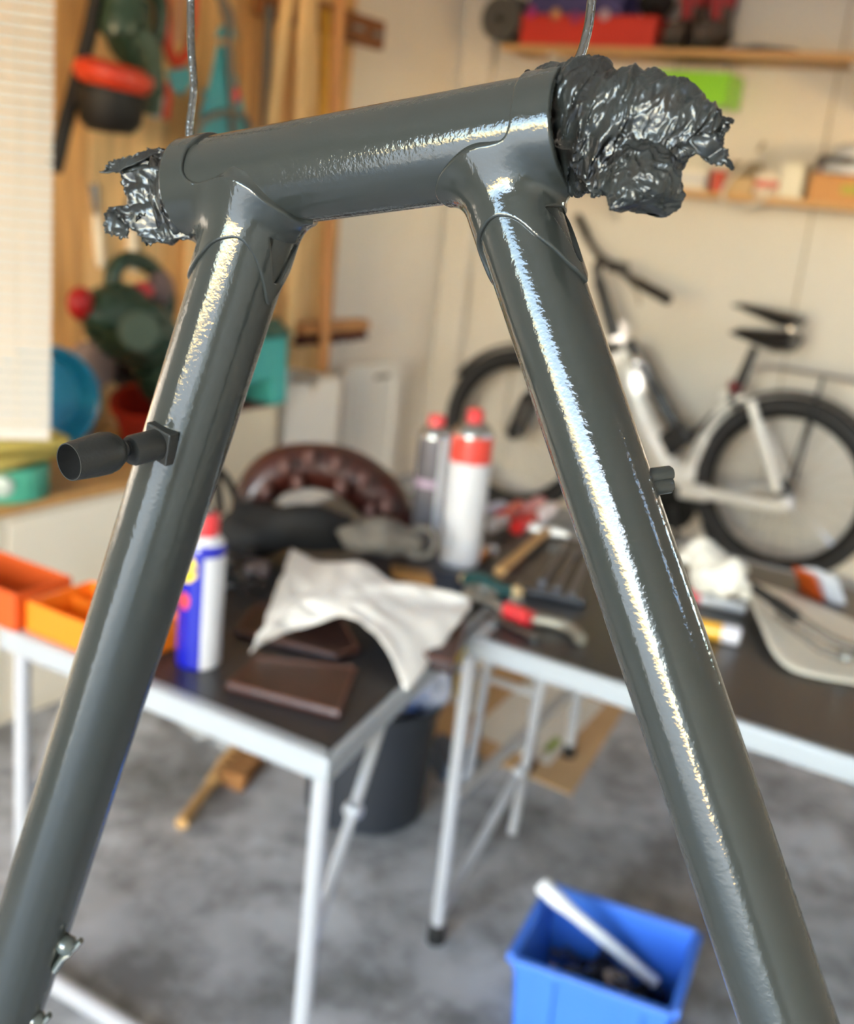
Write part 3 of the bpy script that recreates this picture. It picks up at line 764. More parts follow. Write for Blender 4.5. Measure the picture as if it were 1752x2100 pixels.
# brown vinyl band over a black bag, its soft reflections modelled as pale spots
M_brownb = mat('dark_brown_vinyl', (62, 26, 20), rough=0.35, coat=0.3, var=0.2, vscale=20)
M_reflect = mat('painted_reflection', (92, 62, 58), rough=0.5)
db = 2.30
band = thing('padded_band', 'dark brown padded band with painted pale reflections arching over the black bag', 'padded band', PD(660, 1120, db))
arc = [(492, 1072, 22), (518, 1020, 40), (565, 970, 48), (640, 955, 48), (715, 972, 52), (778, 1020, 54), (815, 1068, 42), (832, 1098, 20)]
pp = smooth_path([np.array([PD(a, b, db + 0.01 * i)[0], PD(a, b, db + 0.01 * i)[1], PD(a, b, db + 0.01 * i)[2]]) for i, (a, b, r) in enumerate(arc)], 8)
rr = [q[0] * db / F for q in smooth_path([np.array([r, 0, 0]) for a, b, r in arc], 8)]
bb = B().tube(pp, rr, 20, squash=1.0); band_o = bb.build('band_body', M_brownb, band)
for i, (px, py) in enumerate([(585, 958), (635, 940), (690, 952), (745, 985), (792, 1040), (610, 990), (700, 1000), (545, 1010), (760, 1050)]):
    c = PD(px, py, db - 0.052 + 0.012 * (i % 3)); B().ball(c, (0.013, 0.013, 0.018), 12).build('reflection_spot', M_reflect, band_o)
M_bagfab = mat('black_fabric', (13, 13, 15), rough=0.8, var=0.2, vscale=20, bump=0.3, bscale=80)
M_greyfab = mat('grey_fabric', (112, 106, 98), rough=0.85, var=0.15, vscale=15, bump=0.3, bscale=90)
def blob(name, label, cat, path, m_, nu=36, nv=36, amp=0.008, seed=0.0, sq=0.8, parent=None, fr=16.0, **k):
    """soft lumpy loft through world points with radii"""
    P = smooth_path([p for p, r in path], 8); R_ = [q[0] for q in smooth_path([np.array([r, 0, 0]) for p, r in path], 8)]
    n = len(P) - 1
    def fn(u, v):
        kk = min(int(u * n), n - 1); t = u * n - kk; c = P[kk] * (1 - t) + P[kk + 1] * t; r = R_[kk] * (1 - t) + R_[kk + 1] * t
        tg = unit(P[kk + 1] - P[kk]); ref = np.array([0, 0, 1.0]) if abs(tg[2]) < 0.8 else np.array([0.3, 0.9, 0.1]); e = unit(np.cross(tg, ref)); g = np.cross(e, tg)
        a = 2 * math.pi * v; d = math.cos(a) * e + math.sin(a) * g * sq
        if u == 0 or u == 1: r = 0.0005
        p = c + d * r
        return p + d * amp * noise.noise(Vector(p) * fr + Vector((seed, seed, seed))) * (0 if u in (0, 1) else 1)
    b = B().grid(fn, nu, nv, wrap=True)
    if parent is not None: return b.build(name, m_, parent)
    c = b.v; mn = np.min(np.array(c), 0); mx = np.max(np.array(c), 0)
    t = thing(name, label, cat, ((mn[0] + mx[0]) / 2, (mn[1] + mx[1]) / 2, mn[2]), group=k.get('group'))
    b.build(k.get('part', 'body'), m_, t); return t
d2 = 2.15
bagt = blob('tool_bag', 'slumped black fabric tool bag under the brown padded band', 'bag', [(PD(448, 1075, d2), .02), (PD(475, 1085, d2), .055), (PD(540, 1085, d2), .058), (PD(620, 1080, d2 + .02), .055), (PD(700, 1090, d2 + .05), .045), (PD(735, 1095, d2 + .06), .02)], M_bagfab, seed=3, amp=.03, fr=13.0)
B().tube(smooth_path([PD(452, 1050, d2), PD(445, 985, d2 + .03), PD(438, 955, d2 + .06), PD(470, 990, d2 + .1), PD(500, 1060, d2 + .06)], 8), 0.008, 10).build('carry_strap', M_bagfab, bagt)
blob('grey_pouch', 'grey fabric pouch with a loop lying right of the black bag', 'pouch', [(PD(690, 1090, d2 - .06), .01), (PD(730, 1098, d2 - .06), .035), (PD(790, 1105, d2 - .04), .042), (PD(850, 1115, d2 - .02), .025), (PD(870, 1118, d2 - .02), .008)], M_greyfab, seed=8, part='pouch_body', amp=.022, fr=20.0)
B().torus(PD(862, 1112, d2 - .03), 0.030, 0.006, RM @ np.array([0.2, 0.5, 1]), 32, 10).build('loop', M_greyfab, bpy.data.objects['grey_pouch'])
# a round metal tin among the dark bag folds
tin = thing('metal_tin', 'small pale metal tin lying before the black bag', 'tin', PZ(518, 1178, ZT))
B().lathe([(0.028, 0), (0.030, 0.002), (0.030, 0.020), (0.028, 0.022), (0, 0.022)], PZ(518, 1178, ZT) + np.array([0, 0, .001]), n=28).build('tin_body', mat('tin_pinkish', (176, 160, 158), rough=0.3, metal=0.6), tin)
# black cable heaped between the can and the bag
kb = thing('power_cable', 'tangled black power cable between the blue can and the black bag', 'cable', PZ(475, 1200, ZT))
pts_ = []
for i_ in range(34):
    a_ = i_ * .72; rr_ = .035 + .022 * math.sin(i_ * 1.3); c_ = PZ(468 + 16 * math.sin(i_ * .5), 1190 + 26 * math.cos(i_ * .37), ZT)
    pts_.append(c_ + np.array([rr_ * math.cos(a_), rr_ * math.sin(a_), .012 + .0012 * i_]))
B().tube(smooth_path(pts_, 4), .0055, 8).build('cable', M_black, kb)
B().box(pts_[-1] + np.array([.0, .0, .012]), (.05, .028, .022), rotz3(.6)).build('plug', M_black, kb, bevel=.006)
# navy folder and a gold card box behind the rag
M_navy = mat('navy_cloth', (22, 40, 66), rough=0.7, var=0.2)
M_gold = mat('gold_card', (150, 110, 60), rough=0.6)
nv = thing('navy_folder', 'flat navy blue folder lying behind the white rag', 'folder', PZ(880, 1195, ZT))
B().prism([PZ(795, 1165, ZT + .001), PZ(820, 1215, ZT + .001), PZ(975, 1235, ZT + .001), PZ(960, 1185, ZT + .001)], (0, 0, 0.006)).build('folder_cover', M_navy, nv, smooth=False, bevel=.001)
gd = thing('card_box', 'small gold cardboard box on the navy folder', 'box', PZ(840, 1190, ZT))
B().prism([PZ(800, 1170, ZT + .008), PZ(808, 1188, ZT + .008), PZ(888, 1205, ZT + .008), PZ(882, 1185, ZT + .008)], (0, 0, 0.014)).build('box_body', M_gold, gd, smooth=False, bevel=.001)

# ---- the pile of tools at the back of the tables
def rod(name, label, cat, a, b, r, m_, parts=(), group=None, n=14, tip=None):
    a = np.array(a, float); b = np.array(b, float)
    t = thing(name, label, cat, (a[0], a[1], min(a[2], b[2]) - (r if not hasattr(r, '__len__') else max(r))), group=group)
    return t
zt = ZT + 0.012
def stick(pxa, pxb, z, r, za=None): return PZ(*pxa, z + r), PZ(*pxb, (za if za is not None else z) + r)
# hammer with a wooden handle
M_handle = mat('tool_wood', (196, 150, 92), rough=0.5, var=0.2, vscale=10)
M_steel = mat('tool_steel', (140, 140, 138), rough=0.3, metal=1.0)
a, b_ = PZ(1025, 1172, zt + .022), PZ(1120, 1090, zt + .022)
hm = thing('hammer', 'hammer with pale wooden handle lying across the tool pile', 'hammer', (a[0], a[1], ZT))
B().tube([a, a * .5 + b_ * .5, b_], [0.011, 0.010, 0.012], 12, squash=0.8).build('handle', M_handle, hm)
e = unit(b_ - a); s_ = unit(np.cross(e, [0, 0, 1]))
B().tube([b_ - s_ * .045 + e * .008, b_ + s_ * .02 + e * .008, b_ + s_ * .05 + e * .008], [0.012, 0.011, 0.006], 12).build('hammer_head', mat('white_metal', (214, 214, 212), rough=0.35, metal=0.4), hm)
# spring clamp: teal body, tan pads
M_teal = mat('clamp_teal', (24, 74, 74), rough=0.4)
M_tan = mat('tan_pad', (206, 178, 132), rough=0.6)
a, b_, c_ = PZ(958, 1188, zt), PZ(1015, 1212, zt), PZ(1058, 1216, zt)
cl = thing('spring_clamp', 'teal spring clamp with tan pads lying near the white spray can', 'clamp', (b_[0], b_[1], ZT))
B().tube([a, (a + b_) / 2 + np.array([0, 0, .01]), b_, c_], [0.014, 0.016, 0.018, 0.010], 12).build('clamp_body', M_teal, cl)
for q in (a, c_): B().ball(q, (0.016, 0.014, 0.014), 12).build('jaw_pad', M_tan, cl)
# pliers with grey arms and a red sleeve
M_greyarm = mat('plier_grey', (150, 146, 136), rough=0.4, metal=0.5)
pl = thing('pliers', 'long pliers with a red sleeve lying at the table corner', 'pliers', PZ(1070, 1265, ZT))
B().tube(smooth_path([PZ(965, 1215, zt), PZ(1000, 1232, zt), PZ(1035, 1252, zt), PZ(1060, 1262, zt)], 6), 0.008, 10).build('plier_arm', M_greyarm, pl)
B().tube([PZ(1040, 1250, zt + .004), PZ(1088, 1270, zt + .004)], 0.015, 14).build('red_sleeve', M_redcap, pl)
B().tube(smooth_path([PZ(1085, 1268, zt), PZ(1130, 1276, zt), PZ(1170, 1288, zt), PZ(1192, 1312, zt)], 6), 0.010, 10).build('plier_arm', M_greyarm, pl)
B().torus(PZ(985, 1218, zt + .004), 0.026, 0.007, (0.1, 0, 1), 28, 8).build('jaw_ring', M_greyarm, pl)
# combination spanner
sp = thing('spanner', 'short steel spanner lying along the right table front edge', 'spanner', PZ(1050, 1285, ZT))
B().tube([PZ(1012, 1268, zt - .006), PZ(1098, 1305, zt - .006)], 0.006, 10, squash=0.7).build('shank', M_steel, sp)
for q, r_ in ((PZ(1012, 1268, zt - .006), .013), (PZ(1098, 1305, zt - .006), .009)): B().lathe([(r_ * .5, -.004), (r_, -.004), (r_, .004), (r_ * .5, .004), (r_ * .5, -.004)], q, n=20, caps=False).build('spanner_ring', M_steel, sp)
# red and white tubes
k = 0
for (pa, pb, r, col, cap, lb) in (
        ((1030, 1062), (1072, 1036), .018, (206, 40, 38), (236, 226, 226), 'red glue tube lying highest in the pile behind the hammer'),
        ((1058, 1082), (1098, 1058), .017, (190, 26, 26), (228, 140, 136), 'deep red glue tube lying in front of the pale ones'),
        ((1078, 1050), (1112, 1026), .016, (226, 150, 150), (214, 60, 60), 'pink glue tube with round end behind the red tubes'),
        ((1105, 1062), (1138, 1038), .016, (236, 222, 222), (226, 120, 110), 'white tube with pinkish tip nearest the grey frame tube'),
        ((1008, 1080), (1040, 1066), .014, (230, 228, 230), (160, 160, 190), 'white tube lying beside the white spray can'),
        ((1004, 1046), (1036, 1036), .014, (190, 186, 200), (96, 96, 160), 'lilac and white tube furthest back in the pile')):
    a, b_ = PZ(*pa, zt + r + .012 * (k % 2)), PZ(*pb, zt + r + .012 * (k % 2)); k += 1
    t = thing('glue_tube', lb, 'tube', (a[0], a[1], ZT), group='small tubes in the tool pile'); e = unit(b_ - a); L = float(np.linalg.norm(b_ - a))
    B().lathe([(r * .85, 0), (r, .003), (r, L * .8), (r * .5, L * .86)], a, e, 18).build('tube_body', mat('tube_%d' % k, col, rough=.35, coat=.4), t)
    B().lathe([(r * .6, L * .86), (r * .6, L), (r * .5, L * 1.05)], a, e, 14).build('tube_cap', mat('tubecap_%d' % k, cap, rough=.35), t)
# dark tool case and long dark tools
M_case = mat('dark_case', (44, 42, 44), rough=0.4, coat=0.2)
cs = thing('tool_case', 'open dark plastic tool case behind the grey frame tube', 'case', PZ(1140, 1180, ZT))
q = [PZ(1030, 1215, ZT), PZ(1110, 1110, ZT), PZ(1230, 1130, ZT), PZ(1200, 1250, ZT)]
B().prism([(p[0], p[1], ZT + .001) for p in q], (0, 0, .016)).build('case_tray', M_case, cs, smooth=False, bevel=.004)
for i in range(3):
    a, b_ = PZ(1112 + 30 * i, 1195 + 12 * i, ZT + .022), PZ(1160 + 24 * i, 1120 + 8 * i, ZT + .022)
    B().tube([a, b_], 0.007, 10).build('tool_bit', mat('dull_steel', (96, 96, 104), rough=.35, metal=.8), cs)
am = thing('amber_bottle', 'small amber glass bottle lying beside the white spray can', 'bottle', PZ(985, 1135, ZT))
a = PZ(972, 1142, ZT + .018); e = unit(PZ(1010, 1128, ZT + .018) - a)
B().lathe([(.012, 0), (.017, .004), (.017, .04), (.009, .05), (.009, .062)], a, e, 20).build('bottle_body', mat('amber', (150, 84, 26), rough=.15, coat=.6), am)
B().lathe([(.011, .058), (.011, .074), (.009, .076)], a, e, 16).build('bottle_cap', M_white, am)
# on the right table
M_paperw = mat('white_paper', (232, 228, 218), rough=0.8, bump=0.2, bscale=60)
blob('paper_wad', 'crumpled white paper towel on the right table behind the frame tube', 'paper towel', [(PZ(1420, 1130, ZT + .045), .01), (PZ(1440, 1150, ZT + .062), .036), (PZ(1480, 1182, ZT + .068), .042), (PZ(1515, 1205, ZT + .056), .030), (PZ(1536, 1212, ZT + .045), .01)], M_paperw, amp=0.035, seed=12, part='paper', fr=30.0)
def marker(label, pa, pb, r, c1_, c2_, nm='marker_pen', cat='pen'):
    a, b_ = PZ(*pa, ZT + r + .001), PZ(*pb, ZT + r + .001); e = unit(b_ - a); L = float(np.linalg.norm(b_ - a))
    t = thing(nm, label, cat, (a[0], a[1], ZT)); key = '%s_%d' % (nm, pa[0])
    B().lathe([(r * .9, 0), (r, .003), (r, L * .7)], a, e, 16).build('pen_body', mat(key + 'a', c1_, rough=.35, coat=.3), t)
    B().lathe([(r * 1.08, L * .7), (r * 1.08, L * .97), (r * .8, L)], a, e, 16).build('pen_cap', mat(key + 'b', c2_, rough=.35, coat=.3), t)
marker('red pen with grey body on the right table', (1530, 1248), (1400, 1218), .012, (206, 202, 200), (190, 40, 52))
marker('thick yellow marker with pale cap on the right table', (1395, 1278), (1520, 1306), .016, (236, 176, 50), (214, 214, 226))
M_orange = mat('orange_card', (226, 98, 34), rough=0.5)
tp = thing('tape_dispenser', 'orange and white tape dispenser at the back edge of the right table', 'dispenser', PZ(1665, 1215, ZT))
q = [PZ(1625, 1160, ZT + .062), PZ(1640, 1205, ZT + .001), PZ(1690, 1238, ZT + .001), PZ(1672, 1180, ZT + .050)]
B().prism(q, RM @ np.array([0.012, 0, 0.03])).build('dispenser_side', M_orange, tp, smooth=False, bevel=.004)
B().prism([p + RM @ np.array([0.014, 0.0, 0.0]) for p in q], RM @ np.array([0.034, 0.004, 0.0])).build('dispenser_body', M_white, tp, smooth=False, bevel=.004)
# white plastic scoop with black handled pliers on it
M_ivory = mat('ivory_plastic', (226, 220, 206), rough=0.4, coat=0.3)
sc = thing('plastic_scoop', 'large ivory plastic scoop lying on the right table', 'scoop', PZ(1680, 1320, ZT))
outline = smooth_path([PZ(1530, 1205, ZT + .045), PZ(1560, 1280, ZT + .03), PZ(1590, 1345, ZT + .012), PZ(1640, 1380, ZT + .006), PZ(1752, 1402, ZT + .006), PZ(1880, 1420, ZT + .02)], 6)
inner = smooth_path([PZ(1545, 1195, ZT + .03), PZ(1640, 1225, ZT + .014), PZ(1720, 1260, ZT + .01), PZ(1790, 1290, ZT + .01), PZ(1880, 1310, ZT + .012), PZ(1960, 1330, ZT + .02)], 6)
nn_ = len(outline)
def scoop_fn(u, v):
    i = min(int(u * (nn_ - 1)), nn_ - 2); t = u * (nn_ - 1) - i
    o_ = outline[i] * (1 - t) + outline[i + 1] * t; n_ = inner[i] * (1 - t) + inner[i + 1] * t
    p = o_ * (1 - v) + n_ * v; p = p.copy(); p[2] += -0.006 * math.sin(math.pi * v) + 0.001; return p
B().grid(scoop_fn, 40, 14).build('scoop_bowl', M_ivory, sc, solid=0.003)
pr = thing('long_pliers', 'long nosed pliers with black grips lying on the ivory scoop', 'pliers', PZ(1640, 1270, ZT))
B().tube(smooth_path([PZ(1545, 1205, ZT + .052), PZ(1590, 1235, ZT + .046), PZ(1640, 1270, ZT + .038)], 6), [0.010] * 6 + [0.012] * 6 + [0.008], 12).build('grip', M_black, pr)
B().tube([PZ(1635, 1266, ZT + .038), PZ(1700, 1308, ZT + .032), PZ(1752, 1332, ZT + .03)], [0.008, 0.008, 0.010], 10).build('plier_arm', M_tin, pr)
B().tube([PZ(1590, 1262, ZT + .03), PZ(1680, 1330, ZT + .022), PZ(1735, 1350, ZT + .022)], [0.005, 0.006, 0.008], 10).build('plier_arm', M_tin, pr)
B().lathe([(0.014, -.006), (0.016, -.004), (0.016, .006), (.012, .009)], PZ(1738, 1345, ZT + .026), n=20).build('pivot', M_tin, pr)
B().tube([PZ(1752, 1332, ZT + .03), PZ(1860, 1370, ZT + .03)], [0.010, 0.004], 10).build('jaw', M_tin, pr)
# orange parts tray at the left end of the near table
M_tray = mat('orange_tray', (255, 132, 26), rough=0.45, coat=0.2)
tr_ = thing('parts_tray', 'orange plastic parts tray at the left end of the near table', 'tray', (-1.40, 1.20, ZT))
x0, x1, y0, y1 = -1.300, -1.10, 1.075, 1.20
def wall_(bx, sz): B().box(bx, sz).build('tray_wall', M_tray, tr_, smooth=False, bevel=.002)
B().box(((x0 + x1) / 2, (y0 + y1) / 2, ZT + .006), (x1 - x0, y1 - y0, .006)).build('tray_floor', M_tray, tr_, smooth=False)
wall_(((x0 + x1) / 2, y0, ZT + .028), (x1 - x0, .004, .050)); wall_(((x0 + x1) / 2, y1, ZT + .028), (x1 - x0, .004, .050))
wall_((x0, (y0 + y1) / 2, ZT + .028), (.004, y1 - y0, .050)); wall_((x1, (y0 + y1) / 2, ZT + .028), (.004, y1 - y0, .050))
wall_(((x0 + x1) / 2, (y0 + y1) / 2 + .02, ZT + .022), (x1 - x0 - .008, .004, .038))
tr2 = thing('parts_tray', 'darker orange tray just behind at the left picture edge', 'tray', (-1.52, 1.28, ZT))
x0, x1, y0, y1 = -1.56, -1.31, 1.06, 1.17
M_tray2 = mat('orange_tray_dark', (206, 84, 24), rough=0.5)
for bx, sz in ((((x0 + x1) / 2, (y0 + y1) / 2, ZT + .006), (x1 - x0, y1 - y0, .006)), (((x0 + x1) / 2, y0, ZT + .033), (x1 - x0, .004, .062)), (((x0 + x1) / 2, y1, ZT + .033), (x1 - x0, .004, .062)), ((x0, (y0 + y1) / 2, ZT + .033), (.004, y1 - y0, .062)), ((x1, (y0 + y1) / 2, ZT + .033), (.004, y1 - y0, .062))):
    B().box(bx, sz).build('tray_wall', M_tray2, tr2, smooth=False, bevel=.002)
# ------------------------------------------------------------------ floor: bucket, brush, cardboard, crate
M_bucket = mat('black_bucket', (38, 42, 50), rough=0.5, bump=0.1)
bc = PZ(745, 1650, 0); bc = np.array([-1.165, 1.875, 0.0])
bk = thing('rubbish_bucket', 'black plastic bucket full of rubbish under the near table', 'bucket', bc)
B().lathe([(0.124, 0.0), (0.128, 0.004), (0.142, 0.255), (0.150, 0.262), (0.150, 0.275), (0.146, 0.275), (0.138, 0.262), (0.116, 0.012), (0.0, 0.012)], bc, n=48).build('bucket_body', M_bucket, bk)
B().torus(bc + np.array([0, 0, .262]), 0.146, 0.006, n=48, k=8).build('bucket_rim', M_bucket, bk)
M_sack = mat('blue_white_sack', (206, 210, 226), rough=0.4, rgb2=(60, 78, 120), vscale=14, bump=0.3, bscale=60)
def lump(name, label, cat, c, r, m_, seed, amp=0.3, grp=None, n=28):
    def fn(u, v):
        t = math.pi * u; a = 2 * math.pi * v; d = np.array([math.sin(t) * math.cos(a), math.sin(t) * math.sin(a), -math.cos(t)])
        q = 1 + amp * noise.noise(Vector(d * 2.2) + Vector((seed, 0, seed))) + amp * .5 * noise.noise(Vector(d * 5.5) + Vector((0, seed, 0)))
        return np.array(c) + d * np.array(r) * q
    b = B().grid(fn, n // 2, n, wrap=True); z = min(p[2] for p in b.v)
    t = thing(name, label, cat, (c[0], c[1], z), group=grp); b.build('crumpled_body', m_, t); return t
lump('plastic_bag', 'crumpled blue and white plastic bag heaped on the rubbish bucket', 'plastic bag', bc + np.array([0.07, 0.06, 0.325]), (0.075, 0.07, 0.10), M_sack, 3.3)
lump('paper_ball', 'crumpled greyish paper lying in the rubbish bucket', 'paper', bc + np.array([-0.03, -0.04, 0.262]), (0.08, 0.075, 0.035), mat('dull_paper', (186, 182, 164), rough=.8, rgb2=(120, 116, 96), vscale=20), 6.1)
# hand brush
M_brushw = mat('brush_wood', (206, 162, 104), rough=0.55, var=0.15, vscale=12)
M_bris = mat('brush_bristle', (158, 108, 60), rough=0.9, var=0.35, vscale=60, stretch=(1, 1, 0.2))
br = thing('hand_brush', 'wooden hand brush lying on the concrete under the table', 'brush', PZ(440, 1610, 0))
h0, h1, h2, h3 = PZ(372, 1690, .02), PZ(408, 1640, .02), PZ(440, 1598, .025), PZ(520, 1500, .03)
B().tube(smooth_path([h0, h1, h2], 8), [.014] * 4 + [.012] * 6 + [.011] * 5 + [.016] * 2, 14).build('handle', M_brushw, br)
B().tube([h2, h2 * .7 + h3 * .3, h3], [.016, .024, .022], 14, squash=0.6).build('brush_back', M_brushw, br)
bs = RM @ np.array([1, 0, 0]); ax = unit(h3 - h2); s_ = unit(np.cross(ax, [0, 0, 1]));  s_ = s_ if s_ @ bs > 0 else -s_
for r_ in range(3):
    for j in range(9):
        c = h2 + (h3 - h2) * (0.08 + 0.88 * j / 8) + np.array([0, 0, (r_ - 1) * .010])
        e = c + s_ * (.062 + .006 * random.random()) + ax * .006 * (random.random() - .5); e[2] = max(e[2] - .006, .004)
        B().tube([c, e], [.008, .0125], 8).build('bristle_tuft', M_bris, br)
# clear plastic sheet
M_film = mat('clear_film', (226, 232, 234), rough=0.25, alpha=0.45)
film = thing('plastic_film', 'crumpled clear plastic film on the floor behind the hand brush', 'plastic film', PZ(450, 1520, 0))
Q = [PZ(355, 1500, 0), PZ(480, 1570, 0), PZ(640, 1560, 0), PZ(500, 1450, 0)]
def film_fn(u, v):
    p = Q[0] * (1 - u) * (1 - v) + Q[1] * u * (1 - v) + Q[2] * u * v + Q[3] * (1 - u) * v
    p = p.copy(); p[2] = 0.012 + 0.018 * (noise.noise(Vector((u * 6, v * 6, 2))) + .6) + 0.006 * noise.noise(Vector((u * 16, v * 16, 1))); return p
B().grid(film_fn, 40, 30).build('film', M_film, film)
# cardboard, sheets, folded cloth, yellow bag
M_card = mat('cardboard', (206, 168, 122), rough=0.8, var=0.1, vscale=6)
cb = thing('cardboard_sheet', 'flattened tan cardboard sheet on the floor behind the right table legs', 'cardboard', (-1.15, 2.6, 0))
B().prism([PZ(1172, 1632, .001), PZ(1300, 1425, .001), PZ(1060, 1330, .001), PZ(820, 1480, .001)], (0, 0, .005)).build('sheet', M_card, cb, smooth=False, bevel=.001)
ps = thing('paper_sheet', 'white printed sheet lying on the cardboard, nearest the right table legs', 'paper', PZ(1100, 1480, .006), group='white sheets on the cardboard')
B().prism([PZ(965, 1500, .0065), PZ(1095, 1382, .0065), PZ(1240, 1445, .0065), PZ(1125, 1570, .0065)], (0, 0, .001)).build('sheet', M_paperw, ps, smooth=False)
B().prism([PZ(1115, 1535, .0078), PZ(1140, 1510, .0078), PZ(1152, 1520, .0078), PZ(1128, 1545, .0078)], (0, 0, .0004)).build('printed_green_mark', mat('print_green', (150, 176, 70), rough=.7), ps, smooth=False)
pm_ = thing('paper_sheet', 'tall white sheet hanging at the left rear of the cardboard', 'paper', PZ(965, 1420, .006), group='white sheets on the cardboard')
B().prism([PZ(925, 1440, .0065), PZ(960, 1320, .0065), PZ(1020, 1345, .0065), PZ(985, 1470, .0065)], (0, 0, .001)).build('sheet', M_paperw, pm_, smooth=False)
fo = thing('folded_cloth', 'folded blue grey cloth on the floor beside the right table leg', 'cloth', PZ(920, 1590, 0))
for i in range(4):
    B().prism([PZ(872 + 4 * i, 1560 - 4 * i, .003), PZ(900, 1530, .003), PZ(985 - 3 * i, 1570, .003), PZ(965, 1618, .003), PZ(900 + 3 * i, 1600, .003)], (0, 0, .010)).build('cloth_fold', mat('cloth_fold_%d' % (i % 2), ((120, 138, 160), (92, 104, 124))[i % 2], rough=.85), fo, smooth=False, bevel=.004).location.z += .010 * i
lump('yellow_bag', 'crumpled yellow plastic bag between the two tables on the floor', 'plastic bag', PZ(925, 1425, 0) + np.array([0, 0, .105]), (.05, .05, .10), mat('yellow_bag', (232, 200, 70), rough=.5, bump=.3), 9.0)
# blue crate with parts and a bent pale tube
M_crate = mat('blue_crate', (66, 122, 224), rough=0.4, coat=0.15)
ca = math.radians(9); cc = np.array([-0.473, 1.553, 0.0]); cw, cd, ch = 0.252, 0.214, 0.160
cr = thing('storage_crate', 'bright blue open plastic crate on the concrete floor', 'crate', cc, ca)
def loc(*p): return p
B().box((0, 0, .008), (cw - .05, cd - .05, .012)).build('crate_floor', M_crate, cr, smooth=False, local=True)
def panel(x0, x1, y0, y1, nm='crate_wall'):
    # tapered wall: narrower at the base
    k = 0.90
    b = B().prism([(x0 * k, y0 * k, .004), (x1 * k, y1 * k, .004), (x1, y1, ch), (x0, y0, ch)], (np.array([-(y1 - y0), (x1 - x0), 0]) / np.hypot(x1 - x0, y1 - y0)) * .004)
    return b.build(nm, M_crate, cr, smooth=False, local=True)
hw, hd = cw / 2, cd / 2
walls = [panel(-hw, hw, -hd, -hd), panel(hw, hw, -hd, hd), panel(hw, -hw, hd, hd), panel(-hw, -hw, hd, -hd)]
def strip(p, q, w, t, par):
    p, q = np.array(p, float), np.array(q, float); c = (p + q) / 2; L = float(np.linalg.norm(q - p)); x = unit(q - p)
    R_ = frame_from(x, (0, 0, 1)); B().box(c, (L, t, w), R_).build('crate_rib', M_crate, par, smooth=False, local=True, bevel=.0015)
for i, (p, q) in enumerate((((-hw, -hd - .006, ch - .006), (hw, -hd - .006, ch - .006)), ((hw + .006, -hd, ch - .006), (hw + .006, hd, ch - .006)), ((hw, hd + .006, ch - .006), (-hw, hd + .006, ch - .006)), ((-hw - .006, hd, ch - .006), (-hw - .006, -hd, ch - .006)))):
    strip(p, q, .016, .012, walls[i])
for fx in (-0.55, 0.55):
    for sy, wi in ((-1, 0), (1, 2)):
        B().prism([(fx * hw - .016, sy * hd * .905 , .01), (fx * hw + .016, sy * hd * .905, .01), (fx * hw + .016, sy * hd * .995, ch - .014), (fx * hw - .016, sy * hd * .995, ch - .014)], (0, sy * .008, 0)).build('crate_rib', M_crate, walls[wi], smooth=False, local=True, bevel=.002)
for sx, wi in ((1, 1), (-1, 3)):
    B().prism([(sx * hw * .905, -.03, .01), (sx * hw * .905, .03, .01), (sx * hw * .995, .03, ch - .014), (sx * hw * .995, -.03, ch - .014)], (sx * .007, 0, 0)).build('crate_rib', M_crate, walls[wi], smooth=False, local=True, bevel=.002)
M_parts = [mat('part_black', (34, 34, 40), rough=.35, metal=.3), mat('part_grey', (120, 116, 112), rough=.35, metal=.7), mat('part_dark', (56, 54, 60), rough=.4, metal=.5), mat('part_tan', (176, 160, 146), rough=.5)]
pile = B(); random.seed(5)
Rz = rotz3(ca)
for i in range(260):
    x, y = random.uniform(-.44, .44) * cw * .86, random.uniform(-.44, .44) * cd * .86
    z = .020 + random.random() * .065 * (1 - .8 * abs(x) / cw) ; s = random.uniform(.006, .014)
    R_ = np.array(Matrix.Rotation(random.random() * 3, 3, Vector((random.random(), random.random(), random.random() + .1)).normalized()))
    p = cc + Rz @ np.array([x, y, z])
    m_ = 1 if i % 6 == 0 else (3 if i % 23 == 0 else (0 if i % 2 else 2))
    if i % 3 == 0: pile.tube([p - R_[:, 0] * s * 1.6, p + R_[:, 0] * s * 1.6], s * .7, 8, mi=m_)
    elif i % 3 == 1: pile.box(p, (s * 2.4, s * 1.4, s), R_, mi=m_)
    else: pile.torus(p, s * 1.1, s * .45, R_[:, 2], 14, 6, mi=m_)
pile.build('small_parts', M_parts, None, label='heap of small dark bike parts in the blue crate', category='parts', kind='stuff')
for i, (fx, fy, s, lb) in enumerate(((0.02, 0.0, .03, 'pale grey metal clamp lying in the middle of the crate'),)):
    p = cc + Rz @ np.array([fx, fy, .100])
    t = thing('metal_clamp', lb, 'clamp', p - np.array([0, 0, .012])); R_ = np.array(Matrix.Rotation(.7, 3, 'Y'))
    B().box(p, (.036, .022, .012), R_ @ rotz3(.8)).build('clamp_plate', M_parts[3], t, smooth=False, bevel=.003)
    B().torus(p + np.array([.006, .0, .008]), .012, .004, (0.4, .2, 1), 20, 8).build('clamp_ring', M_parts[1], t)
M_pvc = mat('pale_tube', (226, 226, 228), rough=0.35, coat=0.3)
ta, tb_, tc_ = PZ(1112, 1815, ch + .045), PZ(1140, 1842, ch + .036), PZ(1345, 2015, .085)
pt = thing('pale_tube', 'pale plastic tube with flared end leaning in the blue crate', 'tube', (tc_[0], tc_[1], 0.03))
B().tube([ta, tb_, tb_ * .82 + tc_ * .18, tc_], [.0145, .0145, .0105, .0105], 18).build('tube_shaft', M_pvc, pt)
B().lathe([(.0155, 0), (.0155, .010), (.012, .014)], ta, unit(tb_ - ta), 18).build('tube_collar', M_pvc, pt)
